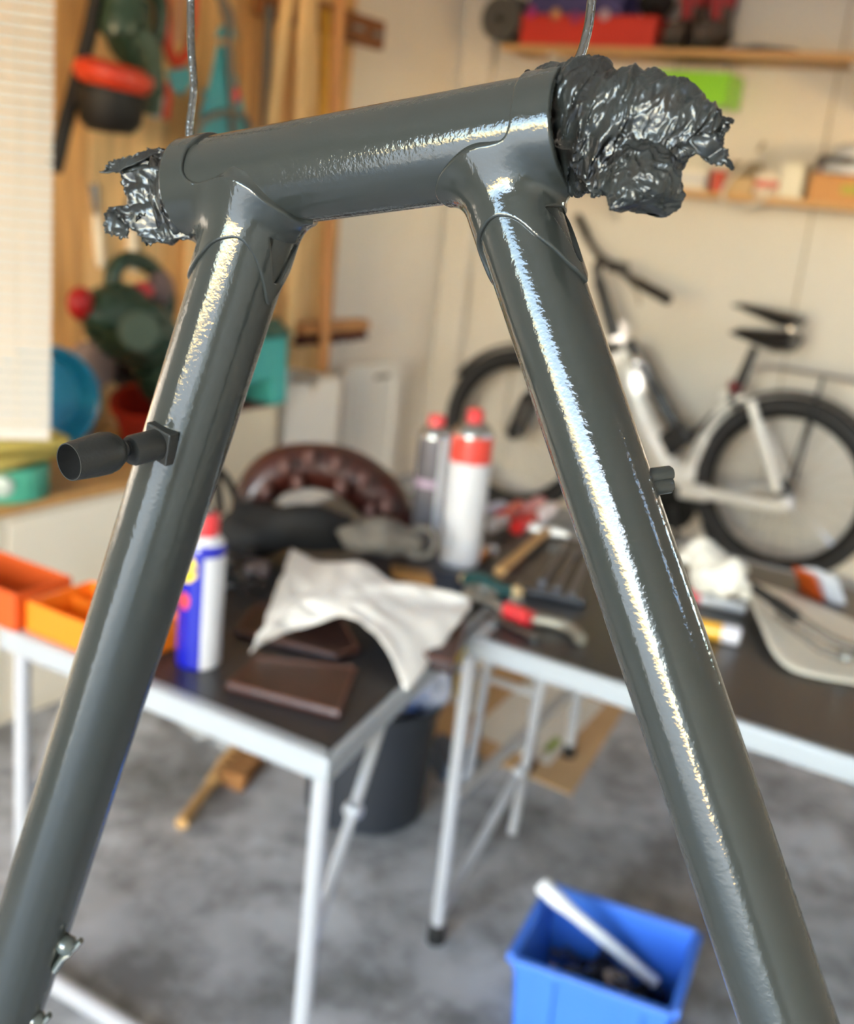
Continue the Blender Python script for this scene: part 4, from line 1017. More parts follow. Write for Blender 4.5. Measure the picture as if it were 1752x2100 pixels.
# ------------------------------------------------------------------ left side: bench, blind, tools on the wooden boards
M_benchw = mat('bench_white', (232, 226, 212), rough=0.5, var=0.04, vscale=4)
M_benchtop = mat('bench_wood_edge', (196, 150, 92), rough=0.55, var=0.2, vscale=8, stretch=(1, 6, 6))
zb_ = 0.535
bn = thing('workbench', 'white fronted workbench with thin wooden top along the left wall', 'workbench', (-2.36, 1.6, 0))
B().box((-2.35, 1.60, zb_ / 2 - .01), (0.67, 1.10, zb_ - .02)).build('bench_body', M_benchw, bn, smooth=False, bevel=.004)
for y_ in (1.325, 1.875): B().box((-2.007, y_, zb_ / 2), (0.012, 0.54, zb_ - .06)).build('bench_door', M_benchw, bn, smooth=False, bevel=.003)
B().box((-2.342, 1.60, zb_ - .004), (0.69, 1.12, .022)).build('bench_top', M_benchtop, bn, smooth=False, bevel=.003)
zt_ = zb_ + .008
# on the bench
def wbx(px, py, x): return PX(px, py, x)
tq = np.array([-2.085, 1.665, zt_])
tapr = thing('tape_roll', 'wide turquoise reel on the bench below the white blind', 'reel', tq)
B().lathe([(.050, 0), (.092, 0), (.094, .003), (.094, .072), (.091, .076), (.050, .076), (.050, 0)], tq, n=48, caps=False).build('reel_body', mat('turquoise_reel', (70, 158, 134), rough=.45, coat=.1), tapr)
B().lathe([(.018, 0), (.026, .002), (.022, .008), (.008, .010)], tq + np.array([.068, -.066, .042]), (0.72, -.69, 0), 18).build('reel_badge', mat('pale_badge', (176, 190, 184), rough=.4, metal=.4), tapr)
M_yelcloth = mat('yellow_cloth', (196, 180, 96), rough=.85, var=.2, vscale=20)
for i, (y_, z_, rt, lb) in enumerate(((1.64, .095, .2, 'lower yellow folded cloth lying over the turquoise reel'), (1.66, .13, -.25, 'upper yellow folded cloth below the white blind'))):
    t = thing('folded_cloth', lb, 'cloth', (-2.12, y_, zt_ + z_ - .018), group='yellow folded cloths')
    B().box((-2.12, y_, zt_ + z_), (.24, .26, .030), rotz3(rt)).build('cloth_fold', M_yelcloth, t, bevel=.012)
bl_ = lump('blue_bag', 'blue plastic bag on the bench behind the yellow cloths', 'plastic bag', np.array([-2.42, 1.60, zt_ + .10]), (.14, .20, .085), mat('blue_sheet', (44, 136, 190), rough=.4), 4.2, .2)
# slatted blind
M_slat = mat('blind_slat', (208, 205, 198), rough=0.55)
M_cord = mat('blind_cord', (200, 190, 172), rough=.8)
e0, e1 = PD(113, 0, 2.30), PD(101, 918, 2.30)
bx = (e0 + e1) / 2; zt2, zb2 = 1.72, float(e1[2]); ang = math.radians(50)
dirb = np.array([math.cos(ang), math.sin(ang), 0]); right = np.array([bx[0], bx[1], 0]); wd_ = 0.34
blind = thing('window_blind', 'white slatted blind hanging at the left picture edge', 'blind', (right[0], right[1], zb2))
nsl = 46; pit = (zt2 - zb2) / nsl; R_ = frame_from(dirb, (0, 0, 1)) @ np.array(Matrix.Rotation(math.radians(52), 3, 'X'))
s0 = None
for i in range(nsl):
    c = right - dirb * wd_ / 2; c = np.array([c[0], c[1], zb2 + pit * (i + .5)])
    if s0 is None:
        s0 = B().box(c, (wd_, pit * 0.92, .0022), R_).build('slat', M_slat, blind, smooth=False)
    else:
        o = s0.copy(); COL.objects.link(o); o.location = tuple(c); WM[o.name] = Matrix.Translation(Vector(c))
B().box(np.array([*(right - dirb * wd_ / 2)[:2], zb2 - .006]), (wd_, .016, .016), frame_from(dirb, (0, 0, 1))).build('bottom_rail', M_slat, blind, smooth=False, bevel=.003)
B().box(np.array([*(right - dirb * wd_ / 2)[:2], zt2 + .02]), (wd_ + .01, .05, .045), frame_from(dirb, (0, 0, 1))).build('head_rail', M_slat, blind, smooth=False, bevel=.004)
for k in (0.2, 0.8):
    c = right - dirb * wd_ * k; B().tube([(c[0], c[1], zb2), (c[0], c[1], ZC - .002)], .0022, 6).build('lift_cord', M_cord, blind)

# wall hung garden tools, all on the boards near X = -2.62
XW = -2.62
def on(px, py, off=0.0): return PX(px, py, XW + off)
M_dgreen = mat('dark_green_plastic', (40, 66, 50), rough=.4, coat=.15, var=.1)
M_mgreen = mat('olive_green_plastic', (74, 92, 76), rough=.45)
M_red = mat('tool_red', (214, 60, 30), rough=.4, coat=.2)
M_blk2 = mat('dull_black', (18, 16, 16), rough=.6)
gt = thing('grass_trimmer', 'dark green grass trimmer with orange guard hanging on the wooden boards', 'trimmer', on(240, 235))
B().tube(smooth_path([on(262, -60, .05), on(262, 20, .06), on(255, 70, .06), on(285, 110, .05)], 8), [.055] * 6 + [.075] * 10 + [.06] * 9, 20, squash=.8).build('motor_housing', M_dgreen, gt)
B().tube(smooth_path([on(275, 60, .09), on(305, 110, .09), on(312, 170, .08), on(310, 230, .06)], 8), [.04] * 10 + [.035] * 10 + [.028] * 5, 18).build('shaft', M_mgreen, gt)
B().tube(smooth_path([on(300, -30, .08), on(330, 10, .08), on(322, 80, .07), on(300, 110, .07)], 8), .022, 14).build('handle_loop', M_dgreen, gt)
B().lathe([(.045, 0), (.095, .012), (.112, .035), (.108, .06), (.07, .078), (.055, .060), (.0, .055)], on(228, 188, .10), (0.15, .05, 1), 36).build('trimmer_guard', M_red, gt)
B().lathe([(.0, -.11), (.06, -.105), (.085, -.08), (.095, -.01), (.09, .012), (0, .012)], on(228, 190, .10), (0, 0, 1), 32).build('line_spool', M_blk2, gt)
B().tube(smooth_path([on(205, -40, .01), on(185, 60, .01), on(160, 160, .01), on(135, 250, .02), on(112, 350, .03)], 8), .022, 12).build('power_cable', M_blk2, gt)
# orange saw and teal trowel
sw = thing('pruning_saw', 'orange framed pruning saw hanging right of the grass trimmer', 'saw', on(365, 130))
B().tube(smooth_path([on(338, -40, .03), on(340, 40, .03), on(346, 100, .03), on(362, 128, .03), on(385, 110, .03)], 8), .016, 12).build('saw_frame', M_red, sw)
B().tube(smooth_path([on(385, 110, .03), on(398, 40, .03), on(400, -40, .03)], 8), .010, 10).build('saw_grip', M_red, sw)
B().prism([on(352, 90, .03), on(372, 90, .03), on(380, -40, .03), on(360, -40, .03)], (.003, 0, 0)).build('saw_blade', mat('pale_wood_blade', (206, 150, 110), rough=.5), sw, smooth=False)
M_tealp = mat('teal_plastic', (70, 158, 168), rough=.4, coat=.15)
tw = thing('hand_trowel', 'teal hand trowel with red grip between the trimmer and the rake', 'trowel', on(365, 190))
B().prism([on(340, 145, .05), on(390, 138, .05), on(392, 170, .05), on(372, 196, .05), on(352, 185, .05)], (.006, 0, 0)).build('trowel_blade', M_tealp, tw, smooth=False, bevel=.002)
B().tube(smooth_path([on(338, 170, .05), on(345, 200, .05), on(340, 245, .05)], 6), .012, 12).build('trowel_grip', M_red, tw)
B().tube([on(322, 195, .05), on(318, 242, .05)], [.022, .016], 14).build('white_bottle_end', mat('pale_grey', (200, 196, 194), rough=.4), tw)
# leaf rake
rk = thing('leaf_rake', 'turquoise fan leaf rake hanging on the wooden boards', 'rake', on(460, 300))
top = on(455, 70, .06)
for i in range(15):
    a = i / 14; lo = on(392 + 118 * a, 300 + 8 * math.sin(math.pi * a), .06 + .02 * math.sin(math.pi * a)); st_ = top + (lo - top) * .10
    mid = st_ * .55 + lo * .45 + np.array([.012, 0, 0])
    B().tube(smooth_path([st_, mid, lo], 5), [.0075] * 5 + [.0095] * 6, 8, squash=.6).build('tine', M_tealp, rk)
B().prism([on(438, 78, .055), on(476, 78, .055), on(470, 52, .055), on(448, 52, .055)], (.022, 0, 0)).build('rake_neck', M_tealp, rk, smooth=False, bevel=.006)
B().tube([on(398 + 20, 190, .075), on(490, 196, .075)], .008, 10).build('tine_bridge', M_tealp, rk)
B().tube(smooth_path([on(430, -60, .07), on(455, 10, .07), on(470, 90, .09), on(478, 290, .10)], 8), .011, 12).build('rake_handle', mat('grey_handle', (106, 98, 88), rough=.5), rk)
B().ball(on(482, 195, .10), (.018, .018, .028), 14).build('red_clip', M_redcap, rk)
hs = thing('garden_hose', 'thin grey hose loop hanging across the turquoise rake', 'hose', on(460, 300))
B().tube(smooth_path([on(402, 300, .12), on(412, 255, .12), on(440, 236, .12), on(480, 232, .12), on(508, 248, .12), on(516, 300, .12)], 8), .011, 12).build('hose_tube', mat('hose_grey', (112, 104, 94), rough=.6), hs)
B().tube(smooth_path([on(425, -50, .12), on(470, 20, .12), on(478, 60, .12)], 8), .009, 10).build('hose_end', MATS['hose_grey'], hs)
# tool rail with wooden handles
M_rail = mat('rail_brown', (140, 86, 44), rough=.6, var=.2)
rail = thing('tool_rail', 'brown wooden tool rail with metal clips on the boards', 'rail', on(640, 90))
q0, q1 = on(520, 20, .03), on(722, 62, .03)
zc_ = 1.86
B().box((XW + .02, 3.42, zc_), (.035, .72, .10)).build('rail_board', M_rail, rail, smooth=False, bevel=.003)
for i in range(5):
    yy = 3.14 + i * .135
    B().torus((XW + .07, yy, zc_ - .01), .026, .007, (0, 0, 1), 20, 8, a0=-.6, a1=3.8).build('metal_clip', M_tin, rail)
M_lw = mat('pale_handle', (226, 186, 128), rough=.5, var=.1, vscale=6, stretch=(8, 8, .7))
M_mw = mat('mid_handle', (196, 138, 82), rough=.5, var=.1, vscale=6, stretch=(8, 8, .7))
M_yw = mat('yellow_handle', (208, 152, 40), rough=.5)
M_gh = mat('dark_grey_handle', (70, 76, 74), rough=.5)
def handle(lb, pts, r, m_, end=None, nm='wooden_pole'):
    P = [on(a, b, o) for a, b, o in pts]
    t = thing(nm, lb, 'pole', (P[-1][0], P[-1][1], P[-1][2]), group='poles hanging from the tool rail')
    B().tube(P, r, 16).build('shaft', m_, t)
    B().ball(P[-1], r * 1.02, 12).build('rounded_end', m_, t)
    return t
handle('pale wooden handle leaning left under the tool rail', [(596, -60, .10), (552, 300, .10)], .022, M_lw)
handle('straight pale wooden handle in the middle of the tool rail', [(642, -60, .11), (634, 214, .11)], .021, M_lw)
handle('long brown wooden handle nearest the end of the boards', [(700, -60, .10), (684, 300, .10), (664, 752, .10)], .021, M_mw)
handle('pale wooden handle hanging below the frame tube beside the broom', [(626, -40, .12), (606, 470, .12), (593, 690, .12)], .023, M_lw)
handle('short yellow handle between the pale and the brown ones', [(668, 20, .08), (660, 310, .08)], .018, M_yw)
handle('dark grey handle with teal lower end left of the pale handles', [(553, 10, .07), (540, 300, .07)], .013, M_gh)
handle('pale wooden handle behind the green blower', [(392, 440, -.062), (386, 640, -.062)], .022, M_lw)
# broom head below
bm_ = thing('broom_head', 'brown broom head with dark red bristles hanging under the handles', 'broom', on(665, 700))
y0_, y1_ = 3.36, 3.80
B().box((XW + .04, (y0_ + y1_) / 2, .775), (.07, y1_ - y0_, .045)).build('broom_block', M_mw, bm_, smooth=False, bevel=.012)
for i in range(12):
    yy = y0_ + .02 + (y1_ - y0_ - .04) * i / 11
    B().tube([(XW + .04, yy, .755), (XW + .04 + .01 * ((i % 3) - 1), yy, .715)], [.02, .026], 8).build('bristle_tuft', mat('dark_red_bristle', (72, 28, 24), rough=.9), bm_)
# pale hand tools hanging between the wad and the blower
for (pa, pb, r, lbl) in (((198, 440), (206, 540), .016, 'pale handled paint scraper hanging left of the blower'), ((270, 470), (274, 548), .019, 'short white handled brush hanging above the blower')):
    a_, b2 = on(*pa, -.070), on(*pb, -.070)
    t = thing('hand_tool', lbl, 'hand tool', b2); e_ = unit(b2 - a_)
    B().tube([a_, a_ * .5 + b2 * .5, b2], [r * .7, r, r * .9], 14).build('grip', mat('pale_grip', (226, 216, 196), rough=.5), t)
    B().ball(b2, r * .92, 12).build('rounded_end', MATS['pale_grip'], t)
    B().tube([a_ - e_ * .09, a_], [.02, r * .5], 12, squash=.4).build('blade', M_tin, t)
# leaf blower
lb = thing('leaf_blower', 'dark green leaf blower with loop handle hanging on the wooden boards', 'leaf blower', on(300, 830))
body = [(on(190, 640, .24), .06), (on(210, 640, .26), .105), (on(255, 660, .27), .135), (on(300, 700, .27), .115), (on(325, 750, .26), .075), (on(350, 800, .25), .055)]
blob('fan_housing', None, None, [(on(165, 620, .24), .04)] + body, M_dgreen, parent=lb, amp=.02, seed=2, sq=.75)
B().tube(smooth_path([on(318, 740, .26), on(345, 800, .26), on(362, 840, .26), on(372, 858, .26)], 6), [.075] * 6 + [.062] * 13, 20).build('nozzle_tube', M_dgreen, lb)
B().tube(smooth_path([on(235, 620, .26), on(232, 560, .26), on(262, 532, .26), on(305, 545, .26), on(340, 590, .26), on(342, 640, .26), on(320, 680, .26)], 8), .024, 14).build('loop_handle', M_dgreen, lb)
B().ball(on(292, 598, .29), (.03, .035, .028), 14).build('red_switch', M_redcap, lb)
B().ball(on(165, 622, .28), (.03, .04, .045), 14).build('red_knob', mat('deep_red', (178, 20, 20), rough=.4), lb)
B().lathe([(.05, 0), (.056, .004), (.05, .012), (0, .014)], on(285, 680, .395), (1, -.7, 0.2), 24).build('maker_badge', M_mgreen, lb)
B().ball(on(328, 590, .28), (.03, .05, .05), 14).build('grey_grip', mat('dull_grey_pink', (120, 100, 98), rough=.6), lb)
# black coil, blue tub, pot and more at the bottom left
ty = thing('rubber_coil', 'black rubber tyre hanging behind the blue tub', 'tyre', on(205, 900))
B().torus(on(200, 850, .045), .17, .036, (1, -.25, 0), 40, 14).build('tyre', mat('tyre_rubber', (34, 32, 32), rough=.7), ty)
B().torus(on(200, 850, .045), .125, .016, (1, -.25, 0), 40, 10).build('inner_rim', mat('rim_grey', (84, 78, 74), rough=.5), ty)
tub = thing('blue_tub', 'round blue plastic tub hanging beside the white blind', 'tub', on(105, 930, .2))
tc = PX(85, 815, -2.30); tax = unit(np.array([1, -.55, .05]))
B().lathe([(.0, -.04), (.09, -.04), (.115, -.02), (.13, .03), (.138, .035), (.138, .042), (.130, .042), (.110, -.01), (.10, -.026), (0, -.03)], tc, tax, 48).build('tub_shell', mat('blue_tub', (30, 128, 168), rough=.35, coat=.3), tub)
B().torus(tc + tax * .04, .135, .006, tax, 48, 8).build('tub_rim', MATS['blue_tub'], tub)
cu = thing('cable_roll', 'pinkish grey cable roll above the blue tub', 'roll', on(180, 770, .1))
B().lathe([(.0, 0), (.06, 0), (.068, .006), (.068, .05), (.06, .056), (0, .056)], on(183, 745, .09), (1, -.5, 0), 28).build('roll_body', mat('roll_pink_grey', (140, 118, 110), rough=.6), cu)
pt_ = thing('flower_pot', 'red orange flower pot leaning by the blower nozzle', 'flower pot', on(285, 880, .1))
pc = on(290, 870, .20); px_ = unit(np.array([.3, -.3, 1]))
B().lathe([(.0, -.06), (.055, -.06), (.085, .06), (.095, .06), (.095, .085), (.080, .085), (.05, -.05), (0, -.05)], pc, px_, 32).build('pot_body', mat('pot_red', (178, 40, 16), rough=.5), pt_)
bx_ = thing('wooden_box', 'small wooden box on the floor behind the bench end', 'box', (-2.55, 2.60, 0))
for yy in (2.53, 2.67): B().box((-2.55, yy, .24), (.26, .018, .48)).build('box_side', woods[1], bx_, smooth=False, bevel=.002)
for xx in (-2.67, -2.43): B().box((xx, 2.60, .24), (.018, .122, .48)).build('box_side', woods[3], bx_, smooth=False, bevel=.002)
B().box((-2.55, 2.60, .012), (.222, .122, .016)).build('box_floor', woods[0], bx_, smooth=False)
# turquoise jug, cream box, white box with notch, rounded white panel
cbx = thing('cream_box', 'tall cream box standing against the boards behind the black bag', 'box', (-2.55, 2.85, 0))
B().box((-2.55, 2.87, .275), (.30, .36, .55)).build('box_body', mat('cream_box', (236, 222, 196), rough=.6), cbx, smooth=False, bevel=.006)
B().box((-2.55, 2.87, .556), (.305, .365, .012)).build('box_lid', mat('dark_red_lid', (92, 26, 24), rough=.5), cbx, smooth=False, bevel=.003)
jg = thing('plastic_jug', 'turquoise plastic container standing on the cream box', 'container', (-2.55, 2.98, .632))
jp = [on(485, 705, .25), on(592, 690, .25), on(588, 828, .25), on(560, 832, .25), on(556, 775, .25), on(485, 800, .25)]
B().prism(jp, (-.16, .0, 0)).build('container_body', mat('turquoise', (76, 182, 178), rough=.45, coat=.1), jg, smooth=False, bevel=.008)
B().prism([on(480, 706, .26), on(596, 690, .26), on(570, 655, .12), on(490, 665, .12)], (0, 0, .008)).build('container_lid', mat('dark_turquoise', (24, 104, 104), rough=.45), jg, smooth=False)
M_styro = mat('white_foam', (242, 236, 226), rough=.7, bump=.2, bscale=120)
fb = thing('foam_box', 'white foam box with a notched top edge left of the rounded panel', 'box', (-2.58, 3.52, 0))
A_, Bv = PX(590, 770, -2.45), PX(700, 775, -2.45); zt3 = .60
ys0, ys1 = float(A_[1]), float(Bv[1])
def prf(y0, y1, z1, notch): return [(-2.45, y0, 0), (-2.45, y1, 0), (-2.45, y1, z1), (-2.45, y0 + (y1 - y0) * .62, z1 - .004), (-2.45, y0 + (y1 - y0) * .5, z1 - notch), (-2.45, y0 + (y1 - y0) * .38, z1 - .004), (-2.45, y0, z1)]
B().prism(prf(ys0, ys1, zt3, .05), (-.012, 0, 0)).build('front_panel', M_styro, fb, smooth=False)
B().prism([(x - .23, y, z) for x, y, z in prf(ys0, ys1, zt3, .05)], (-.012, 0, 0)).build('rear_panel', M_styro, fb, smooth=False)
for yy in (ys0 + .006, ys1 - .006): B().box((-2.574, yy, zt3 / 2), (.222, .012, zt3)).build('side_panel', M_styro, fb, smooth=False)
B().box((-2.574, (ys0 + ys1) / 2, .012), (.222, ys1 - ys0 - .026, .02)).build('base_panel', M_styro, fb, smooth=False)
rp_ = thing('white_heater', 'tall white panel with rounded top standing near the corner', 'heater', (-2.66, 4.1, 0))
ya, yb = float(PX(712, 760, -2.62)[1]), float(PX(824, 770, -2.62)[1]); zh = float(PX(770, 748, -2.62)[2])
out = [(ya, 0), (yb, 0)] + [(yb - .05 + .05 * math.cos(t), zh - .05 + .05 * math.sin(t)) for t in [i * math.pi / 12 for i in range(7)]] + [(ya + .05 - .05 * math.sin(t), zh - .05 + .05 * math.cos(t)) for t in [i * math.pi / 12 for i in range(7)]]
hp = B().prism([(-2.62, y, z) for y, z in out], (-.07, 0, 0)).build('heater_body', M_styro, rp_, bevel=.008)
for f_ in (.12, .88): B().box((-2.617, ya + (yb - ya) * f_, zh * .48), (.010, .018, zh * .8)).build('front_bead', M_styro, rp_, smooth=False, bevel=.003)
B().box((-2.618, (ya + yb) / 2 + .05, zh - .055), (.006, .11, .018)).build('air_slot', mat('slot_grey', (150, 140, 122), rough=.7), rp_, smooth=False)
# ------------------------------------------------------------------ back wall: shelves and what stands on them
M_shelf = mat('shelf_wood', (206, 160, 104), rough=.55, var=.15, vscale=5, stretch=(.6, 6, 6))
S1, S2 = 1.930, 1.425
sh1 = thing('wall_shelf', 'long upper wooden wall shelf with boots and red box', 'shelf', ((-2.40 + XR) / 2, YB - .13, S1 - .03))
B().box(((-2.40 + XR) / 2, YB - .131, S1 - .012), (XR + 2.40, .26, .024)).build('shelf_board', M_shelf, sh1, smooth=False, bevel=.002)
for x_ in (-2.2, -1.0, .2): B().prism([(x_, YB - .002, S1 - .024), (x_, YB - .23, S1 - .024), (x_, YB - .002, S1 - .17)], (.02, 0, 0)).build('bracket', M_panel, sh1, smooth=False)
sh2 = thing('wall_shelf', 'long lower wooden wall shelf with boxes above the bicycle', 'shelf', ((-2.1 + XR) / 2, YB - .11, S2 - .03))
B().box(((-2.10 + XR) / 2, YB - .111, S2 - .012), (XR + 2.10, .22, .024)).build('shelf_board', M_shelf, sh2, smooth=False, bevel=.002)
for x_ in (-1.9, -.4): B().prism([(x_, YB - .002, S2 - .024), (x_, YB - .19, S2 - .024), (x_, YB - .002, S2 - .15)], (.02, 0, 0)).build('bracket', M_panel, sh2, smooth=False)
YS = YB - .15
# rolled mat
rm = thing('rolled_mat', 'dark grey rolled mat at the left end of the upper shelf', 'mat', (-2.44, YS, S1))
def spiral(k=90):
    return [( .016 + .075 * i / k, 2 * math.pi * 4.2 * i / k) for i in range(k + 1)]
sp_ = spiral(); b = B(); mc = np.array([-2.42, YB - .26, S1 + .100])
for s in (0, 1):
    pass
vs = []; fs = []
for r_, a_ in sp_:
    for dr in (-.0075, .0075):
        for y_ in (0, .25): vs.append((mc[0] + (r_ + dr) * math.cos(a_), mc[1] + y_, mc[2] + (r_ + dr) * math.sin(a_)))
for i in range(len(sp_) - 1):
    o = i * 4; n_ = o + 4
    fs += [(o, o + 1, n_ + 1, n_), (o + 2, n_ + 2, n_ + 3, o + 3), (o, n_, n_ + 2, o + 2), (o + 1, o + 3, n_ + 3, n_ + 1)]
b.add(vs, fs).build('mat_spiral', mat('mat_grey', (86, 84, 80), rough=.85), rm)
B().lathe([(.0935, .10), (.0955, .10), (.0955, .13), (.0935, .13), (.0935, .10)], mc, (0, 1, 0), 40, caps=False).build('mat_strap', M_black, rm)
# red box with purple cloth
rb = thing('red_box', 'long red box on the upper shelf under the purple cloth', 'box', (-2.02, YS, S1))
B().box((-2.02, YS - .02, S1 + .055), (.58, .20, .108)).build('box_body', mat('box_red', (200, 48, 34), rough=.55, var=.08), rb, smooth=False, bevel=.003)
B().box((-2.02, YS - .02, S1 + .106), (.586, .206, .010)).build('box_rim', MATS['box_red'], rb, smooth=False, bevel=.002)
M_purp = mat('purple_cloth', (82, 76, 122), rough=.85, rgb2=(66, 60, 104), vscale=12)
pc_ = thing('patterned_cloth', 'purple patterned cloth heaped on the red box', 'cloth', (-2.05, YS, S1 + .11))
def pur(u, v):
    x = -2.29 + .41 * u; y = YB - .27 + .22 * v
    return np.array([x, y - .01, S1 + .114 + (.17 * math.sin(math.pi * min(1, v * 1.15)) ** .5 * (0.75 + .25 * math.sin(math.pi * u))) * (0.9 + .25 * noise.noise(Vector((u * 4, v * 4, 0))))])
B().grid(pur, 36, 20).build('cloth', M_purp, pc_, solid=.004)
for (px, py, c) in ((1090, 25, (170, 50, 120)), (1140, 28, (196, 140, 96)), (1180, 36, (150, 60, 110)), (1240, 30, (190, 160, 170))):
    q = PY(px, py, YB - .285); B().ball(q, (.022, .008, .022), 12).build('printed_flower', mat('flower_%d' % px, c, rough=.8), pc_)
lump('black_pouch', 'black pouch on the red box left of the boots', 'pouch', np.array([-1.80, YB - .14, S1 + .175]), (.07, .06, .055), M_blk2, 5.0, .2)
# boots
M_boot = mat('boot_brown', (74, 62, 54), rough=.6, var=.2, vscale=30)
M_bootred = mat('boot_red', (150, 36, 44), rough=.6)
def boot(x, lb):
    t = thing('boot', lb, 'boot', (x, YS - .03, S1), group='pair of boots on the upper shelf')
    B().box((x, YS - .05, S1 + .012), (.092, .27, .022)).build('sole', M_blk2, t, bevel=.008)
    B().tube(smooth_path([(x, YS - .165, S1 + .045), (x, YS - .10, S1 + .060), (x, YS - .02, S1 + .075), (x, YS + .05, S1 + .075)], 6), [.03] * 2 + [.040] * 8 + [.046] * 9, 18).build('foot', M_boot, t)
    B().tube([(x, YS + .02, S1 + .05), (x, YS + .02, S1 + .12), (x, YS + .02, S1 + .19)], [.052, .046, .05], 20).build('ankle', M_boot, t)
    B().tube([(x, YS + .02, S1 + .165), (x, YS + .02, S1 + .225)], [.052, .055], 20).build('cuff', M_bootred, t)
    B().box((x, YS - .035, S1 + .15), (.04, .03, .13), np.array(Matrix.Rotation(.25, 3, 'X'))).build('tongue', M_bootred, t, bevel=.01)
boot(-1.650, 'left boot, brown with red cuff, on the upper shelf beside the red box')
boot(-1.535, 'right boot, brown with red cuff, on the upper shelf')
fl = thing('folded_jacket', 'flat navy folded garment on the upper shelf right of the boots', 'garment', (-1.33, YS, S1))
def nav(u, v): return np.array([-1.46 + .27 * u, YB - .25 + .2 * v, S1 + .003 + .028 * math.sin(math.pi * u) ** .5 * math.sin(math.pi * v) ** .4 * (1 - .4 * u + .3 * noise.noise(Vector((u * 5, v * 3, 3))))])
B().grid(nav, 24, 14).build('garment', mat('navy_garment', (34, 48, 78), rough=.85), fl, solid=.004)
# lime green basket under the upper shelf
gb = thing('green_basket', 'lime green plastic basket under the upper shelf', 'basket', PY(1425, 215, 4.5))
c0, c1_ = PY(1352, 152, 4.45), PY(1492, 218, 4.45)
bw, bh = float(c1_[0] - c0[0]), .115; gx, gz = float(c0[0] + c1_[0]) / 2, 1.80
M_lime = mat('lime_plastic', (136, 206, 34), rough=.35, coat=.2)
for bx2, sz in (((gx, YB - .20, gz), (bw, .004, bh)), ((gx, YB - .02, gz), (bw, .004, bh)), ((gx - bw / 2, YB - .11, gz), (.004, .18, bh)), ((gx + bw / 2, YB - .11, gz), (.004, .18, bh)), ((gx, YB - .11, gz - bh / 2), (bw, .18, .004))):
    B().box(bx2, sz).build('basket_panel', M_lime, gb, smooth=False, bevel=.001)
for x_ in (gx - bw * .35, gx + bw * .35): B().tube([(x_, YB - .11, gz + bh / 2 - .006), (x_, YB - .11, S1 - .025)], .004, 8).build('hanger', M_tin, gb)
B().tube([(gx - bw / 2, YB - .11, gz + bh / 2 - .006), (gx + bw / 2, YB - .11, gz + bh / 2 - .006)], .005, 8).build('cross_bar', M_lime, gb)
# boxes on the lower shelf
def sbox(nm, lb, x0, x1, h, rgb, lid=None, dy=.16, z0=None, yo=0.0):
    z0 = S2 if z0 is None else z0
    t = thing(nm, lb, 'box', ((x0 + x1) / 2, YS, z0))
    B().box(((x0 + x1) / 2, YB - .015 - dy / 2 + yo, z0 + h / 2 + .0005), (x1 - x0, dy, h)).build('box_body', mat(nm + '_%d' % int(x0 * -1000), rgb, rough=.6, var=.08), t, smooth=False, bevel=.003)
    if lid: B().box(((x0 + x1) / 2, YB - .015 - dy / 2 + yo, z0 + h * .5), (x1 - x0 + .003, dy + .003, h * .28)).build('box_band', mat(nm + '_b%d' % int(x0 * -1000), lid, rough=.6), t, smooth=False)
    return t
sbox('white_carton', 'white carton on the lower shelf behind the crumpled plastic', -1.72, -1.475, .085, (222, 216, 204), (196, 196, 200))
sbox('red_carton', 'small red carton on the lower shelf right of the white carton', -1.455, -1.405, .080, (190, 78, 60))
sbox('tan_carton', 'low tan carton on the lower shelf beside the red one', -1.395, -1.285, .065, (196, 166, 122))
sbox('striped_carton', 'pale carton with red band standing on the lower shelf', -1.280, -1.195, .090, (220, 206, 188), (196, 96, 84))
sbox('upright_carton', 'upright white carton on the lower shelf left of the cardboard box', -1.190, -1.105, .130, (222, 216, 198))
cbb = sbox('cardboard_box', 'brown cardboard box at the right end of the lower shelf', -1.080, -0.80, .100, (196, 142, 84))
B().box((-.90, YB - .1775, S2 + .05), (.12, .002, .034)).build('printed_green_label', mat('label_green', (170, 160, 70), rough=.7), cbb, smooth=False)
lump('red_glove', 'red glove lying on the left end of the cardboard box', 'glove', np.array([-1.055, YB - .05, S2 + .125]), (.03, .03, .025), mat('glove_red', (190, 70, 66), rough=.8), 3.0)
hl = thing('helmet', 'white and grey helmet on the cardboard box', 'helmet', (-.90, YB - .12, S2 + .1))
B().lathe([(.125, .0), (.13, .01), (.125, .05), (.10, .09), (.06, .112), (0, .12)], (-.92, YB - .14, S2 + .101), n=36).build('helmet_shell', M_white, hl)
B().tube(smooth_path([(-1.05, YB - .16, S2 + .13), (-1.02, YB - .26, S2 + .15), (-.92, YB - .275, S2 + .14), (-.82, YB - .26, S2 + .15)], 6), [.02] * 19, 12, squash=.5).build('helmet_trim', mat('helmet_grey', (84, 80, 78), rough=.5), hl)
B().ball((-.94, YB - .262, S2 + .145), (.045, .014, .012), 14).build('vent', M_blk2, hl)
cl_ = thing('cable_loop', 'pale cable loop hanging over the front of the lower shelf', 'cable', PY(1500, 430, 4.36))
yc = YB - .24
B().tube(smooth_path([PY(1568, 292, yc), PY(1530, 335, yc), PY(1492, 375, yc), PY(1482, 405, yc), PY(1498, 424, yc), PY(1530, 424, yc), PY(1572, 402, yc), PY(1580, 385, yc + .03)], 8), .0065, 10).build('cable', mat('cable_pale', (214, 204, 190), rough=.5), cl_)
B().tube([PY(1568, 292, yc), PY(1556, 310, yc)], .009, 10).build('plug', mat('plug_grey', (130, 118, 98), rough=.5), cl_)
rl = thing('tool_roll', 'grey tool roll lying on the tan carton', 'roll', (-1.34, YB - .1, S2 + .066))
